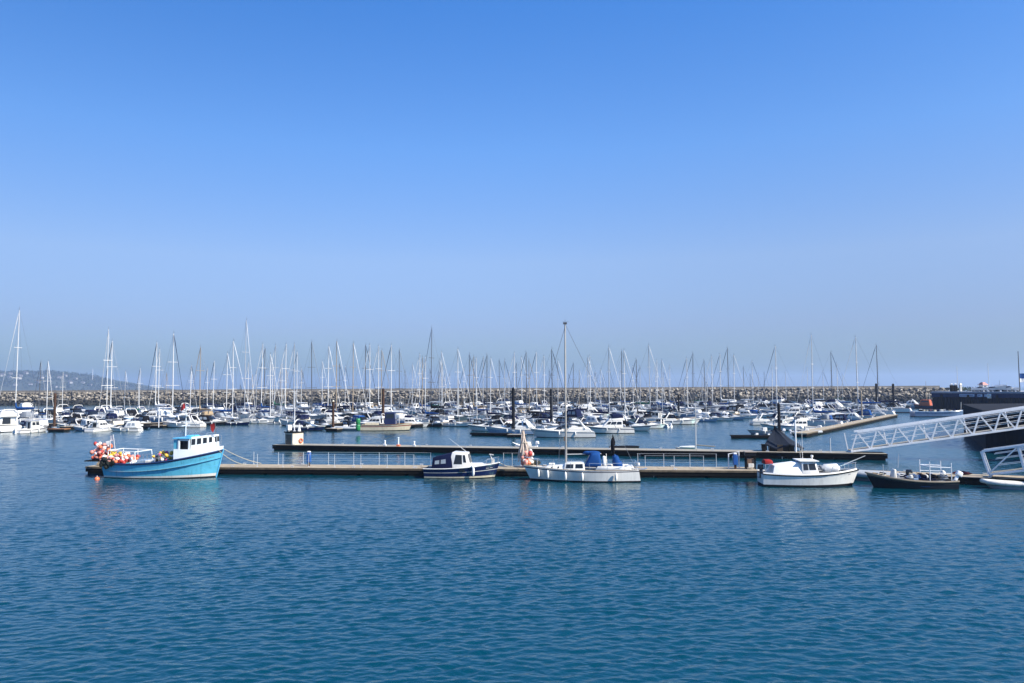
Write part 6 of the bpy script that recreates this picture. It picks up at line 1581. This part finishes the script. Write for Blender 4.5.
# ------------------------------------------------------------------ water
import numpy as np
S = 6000
def water_sheet():
    xs = np.arange(-92, 92.01, WGX); xs = np.concatenate([[-S, -2500, -1000, -500, -300, -200, -140, -110, -99], xs, [99, 110, 140, 200, 300, 500, 1000, 2500, S]])
    ys = [9.0]
    while ys[-1] < 360: ys.append(ys[-1]+max(WGY, ys[-1]*WGK))
    ys = np.concatenate([[-400, -100, -20, 0, 6], ys, [400, 480, 600, 900, 1500, 3000, S]])
    dyr = np.gradient(ys); dxr = np.gradient(xs)
    X, Y = np.meshgrid(xs, ys, indexing='xy'); Z = np.zeros_like(X); step = np.maximum(dyr[:, None], dxr[None, :]*.8)
    rg = np.random.default_rng(5)
    for k in range(WN):
        lam = WLAM[0]*(WLAM[1]/WLAM[0])**((k+rg.random())/WN)
        th = rg.normal(PI/2+.12, .42); q = 2*PI/lam; amp = WSL*lam/(2*PI)*math.sqrt(2.0/WN)*(lam/.55)**-.5
        fade = np.clip((lam/step-1.9)/1.3, 0, 1)*(1 if lam < .7 else .35+.65*np.clip((Y-35)/55, 0, 1))
        grp = 1+.5*np.sin(2*PI/(lam*9)*(X*math.cos(th+.6)+Y*math.sin(th+.6))+rg.random()*6)
        Z += amp*fade*grp*np.sin(q*(X*math.cos(th)+Y*math.sin(th))+rg.random()*2*PI)
    calm = .75+.25*np.sin(X*.05+Y*.11+1)*np.sin(X*.021-Y*.06)
    Z = Z*calm; Z = Z+np.abs(Z)*.25*np.sign(Z)
    nx, ny = len(xs), len(ys)
    me = bpy.data.meshes.new('harbour_water'); co = np.stack([X, Y, Z], -1).astype(np.float32).reshape(-1)
    me.vertices.add(nx*ny); me.vertices.foreach_set('co', co)
    i = (np.arange(ny-1)[:, None]*nx+np.arange(nx-1)[None, :]).reshape(-1); f = np.stack([i, i+1, i+1+nx, i+nx], -1).astype(np.int32)
    n = len(i); me.loops.add(4*n); me.loops.foreach_set('vertex_index', f.reshape(-1)); me.polygons.add(n)
    me.polygons.foreach_set('loop_start', np.arange(0, 4*n, 4, dtype=np.int32)); me.polygons.foreach_set('use_smooth', np.ones(n, dtype=bool))
    me.update(calc_edges=True); return me
me = water_sheet()
w = bpy.data.objects.new('harbour_water', me); COL.objects.link(w); tag(w, kind='structure')
m = bpy.data.materials.new('harbour_water'); m.use_nodes = True; nt = m.node_tree; N = nt.nodes; L = nt.links; b = N['Principled BSDF']
b.inputs['Base Color'].default_value = WATER_COL; b.inputs['Roughness'].default_value = WATER_R; b.inputs['IOR'].default_value = WATER_IOR; b.inputs['Specular Tint'].default_value = (*WATER_TINT, 1); b.inputs['Specular IOR Level'].default_value = .5
geo = N.new('ShaderNodeNewGeometry')
def wave(sx, sy, scale, detail, rot=0.0, dist=0.0):
    mp = N.new('ShaderNodeMapping'); mp.inputs['Scale'].default_value = (sx, sy, 1); mp.inputs['Rotation'].default_value = (0, 0, rot); L.new(geo.outputs['Position'], mp.inputs['Vector'])
    nz = N.new('ShaderNodeTexNoise'); nz.inputs['Scale'].default_value = scale; nz.inputs['Detail'].default_value = detail; nz.inputs['Roughness'].default_value = .55; nz.inputs['Distortion'].default_value = dist
    L.new(mp.outputs[0], nz.inputs['Vector']); return nz.outputs['Fac']
def scaled(v, k):
    a = N.new('ShaderNodeMath'); a.operation = 'MULTIPLY'; L.new(v, a.inputs[0]); a.inputs[1].default_value = k; return a.outputs[0]
def add(a_, b_):
    a = N.new('ShaderNodeMath'); a.operation = 'ADD'; L.new(a_, a.inputs[0]); L.new(b_, a.inputs[1]); return a.outputs[0]
# patches where the breeze ruffles the surface more or less
pat = wave(.02, .05, 1, 3); mrp = N.new('ShaderNodeMapRange'); mrp.inputs[1].default_value = .35; mrp.inputs[2].default_value = .65; mrp.inputs[3].default_value = .65; mrp.inputs[4].default_value = 1.15; L.new(pat, mrp.inputs[0])
hsum = None
for sx, sy, sc_, de, ro, di, am in WL:
    q_ = scaled(wave(sx, sy, sc_, de, ro, di), am); hsum = q_ if hsum is None else add(hsum, q_)
mu = N.new('ShaderNodeMath'); mu.operation = 'MULTIPLY'; L.new(hsum, mu.inputs[0]); L.new(mrp.outputs[0], mu.inputs[1])
bp = N.new('ShaderNodeBump'); bp.inputs['Strength'].default_value = 1.0; bp.inputs['Distance'].default_value = 1.0; L.new(mu.outputs[0], bp.inputs['Height']); L.new(bp.outputs[0], b.inputs['Normal'])
me.materials.append(m)

# ------------------------------------------------------------------ sky, sun, air
wd = bpy.data.worlds.new('World'); scene.world = wd; wd.use_nodes = True; nt = wd.node_tree; N = nt.nodes; L = nt.links
bgn = N['Background']; sky = N.new('ShaderNodeTexSky'); sky.sky_type = 'NISHITA'; sky.sun_disc = False
SUN_EL, SUN_AZ = R(40), R(117)          # azimuth clockwise from the view direction: over the right shoulder
sky.sun_elevation = SUN_EL; sky.sun_rotation = SUN_AZ; sky.air_density = SKY[0]; sky.dust_density = SKY[1]; sky.ozone_density = SKY[2]; sky.altitude = 0
hsn = N.new('ShaderNodeHueSaturation'); hsn.inputs['Saturation'].default_value = SAT; L.new(sky.outputs[0], hsn.inputs['Color']); 
# sky colour graded by elevation, a tint painted over the sky model
tcs = N.new('ShaderNodeTexCoord'); sps = N.new('ShaderNodeSeparateXYZ'); L.new(tcs.outputs['Generated'], sps.inputs[0])
rmp = N.new('ShaderNodeValToRGB'); L.new(sps.outputs['Z'], rmp.inputs[0]); el = rmp.color_ramp.elements
for k_, (z_, c_) in enumerate(SKYRAMP):
    e_ = el[k_] if k_ < 2 else el.new(z_)
    e_.position = z_; e_.color = (*c_, 1)
mxs = N.new('ShaderNodeVectorMath'); mxs.operation = 'MULTIPLY'; L.new(hsn.outputs[0], mxs.inputs[0]); L.new(rmp.outputs[0], mxs.inputs[1]); 
rmx = N.new('ShaderNodeValToRGB'); mpx = N.new('ShaderNodeMapRange'); mpx.inputs[1].default_value = -1; mpx.inputs[2].default_value = 1; L.new(sps.outputs['X'], mpx.inputs[0]); L.new(mpx.outputs[0], rmx.inputs[0])  # painted dimming of the sky towards both sides
rmx.color_ramp.interpolation = 'B_SPLINE'
for k_, (x_, v_) in enumerate(((.0, .70), (.2, .70), (.5, 1.0), (.8, .80), (1.0, .8))):
    e_ = rmx.color_ramp.elements[k_] if k_ < 2 else rmx.color_ramp.elements.new(x_)
    e_.position = x_; e_.color = (v_, v_, v_, 1)
mxq = N.new('ShaderNodeVectorMath'); mxq.operation = 'MULTIPLY'; L.new(mxs.outputs[0], mxq.inputs[0]); L.new(rmx.outputs[0], mxq.inputs[1]); L.new(mxq.outputs[0], bgn.inputs[0]); bgn.inputs[1].default_value = SKY[3]
sd_ = bpy.data.lights.new('sun', 'SUN'); sd_.energy = SUN; sd_.angle = R(.55); sd_.color = (1, .92, .79)
so = bpy.data.objects.new('sun', sd_); COL.objects.link(so)
vec = Vector((math.sin(SUN_AZ)*math.cos(SUN_EL), math.cos(SUN_AZ)*math.cos(SUN_EL), math.sin(SUN_EL)))
so.rotation_euler = vec.to_track_quat('Z', 'Y').to_euler(); so.location = vec*200
if HAZE:
    mb = MB(); mb.box((0, S/2-200, 51), (2*S+200, S+800, 104)); o = mb.build('haze', None); o.data.materials.clear(); tag(o, kind='stuff')
    hm = bpy.data.materials.new('haze'); hm.use_nodes = True; N = hm.node_tree.nodes; N.remove(N['Principled BSDF'])
    pv = N.new('ShaderNodeVolumePrincipled'); pv.inputs['Color'].default_value = (*HAZE_COL, 1); pv.inputs['Density'].default_value = HAZE; pv.inputs['Anisotropy'].default_value = .2
    hm.node_tree.links.new(pv.outputs[0], N['Material Output'].inputs['Volume']); o.data.materials.append(hm)
    try: hm.cycles.homogeneous_volume = True
    except Exception: pass
for p_, v_ in (('view_transform', 'Standard'), ('look', 'None'), ('exposure', EXPO), ('gamma', 1.0), ('use_curve_mapping', False)):
    try: setattr(scene.view_settings, p_, v_)
    except Exception as ex: print(ex)
cy = scene.cycles
cy.max_bounces = 6; cy.diffuse_bounces = 2; cy.glossy_bounces = 3; cy.transmission_bounces = 2; cy.volume_bounces = 1; cy.transparent_max_bounces = 4; cy.caustics_reflective = False; cy.caustics_refractive = False
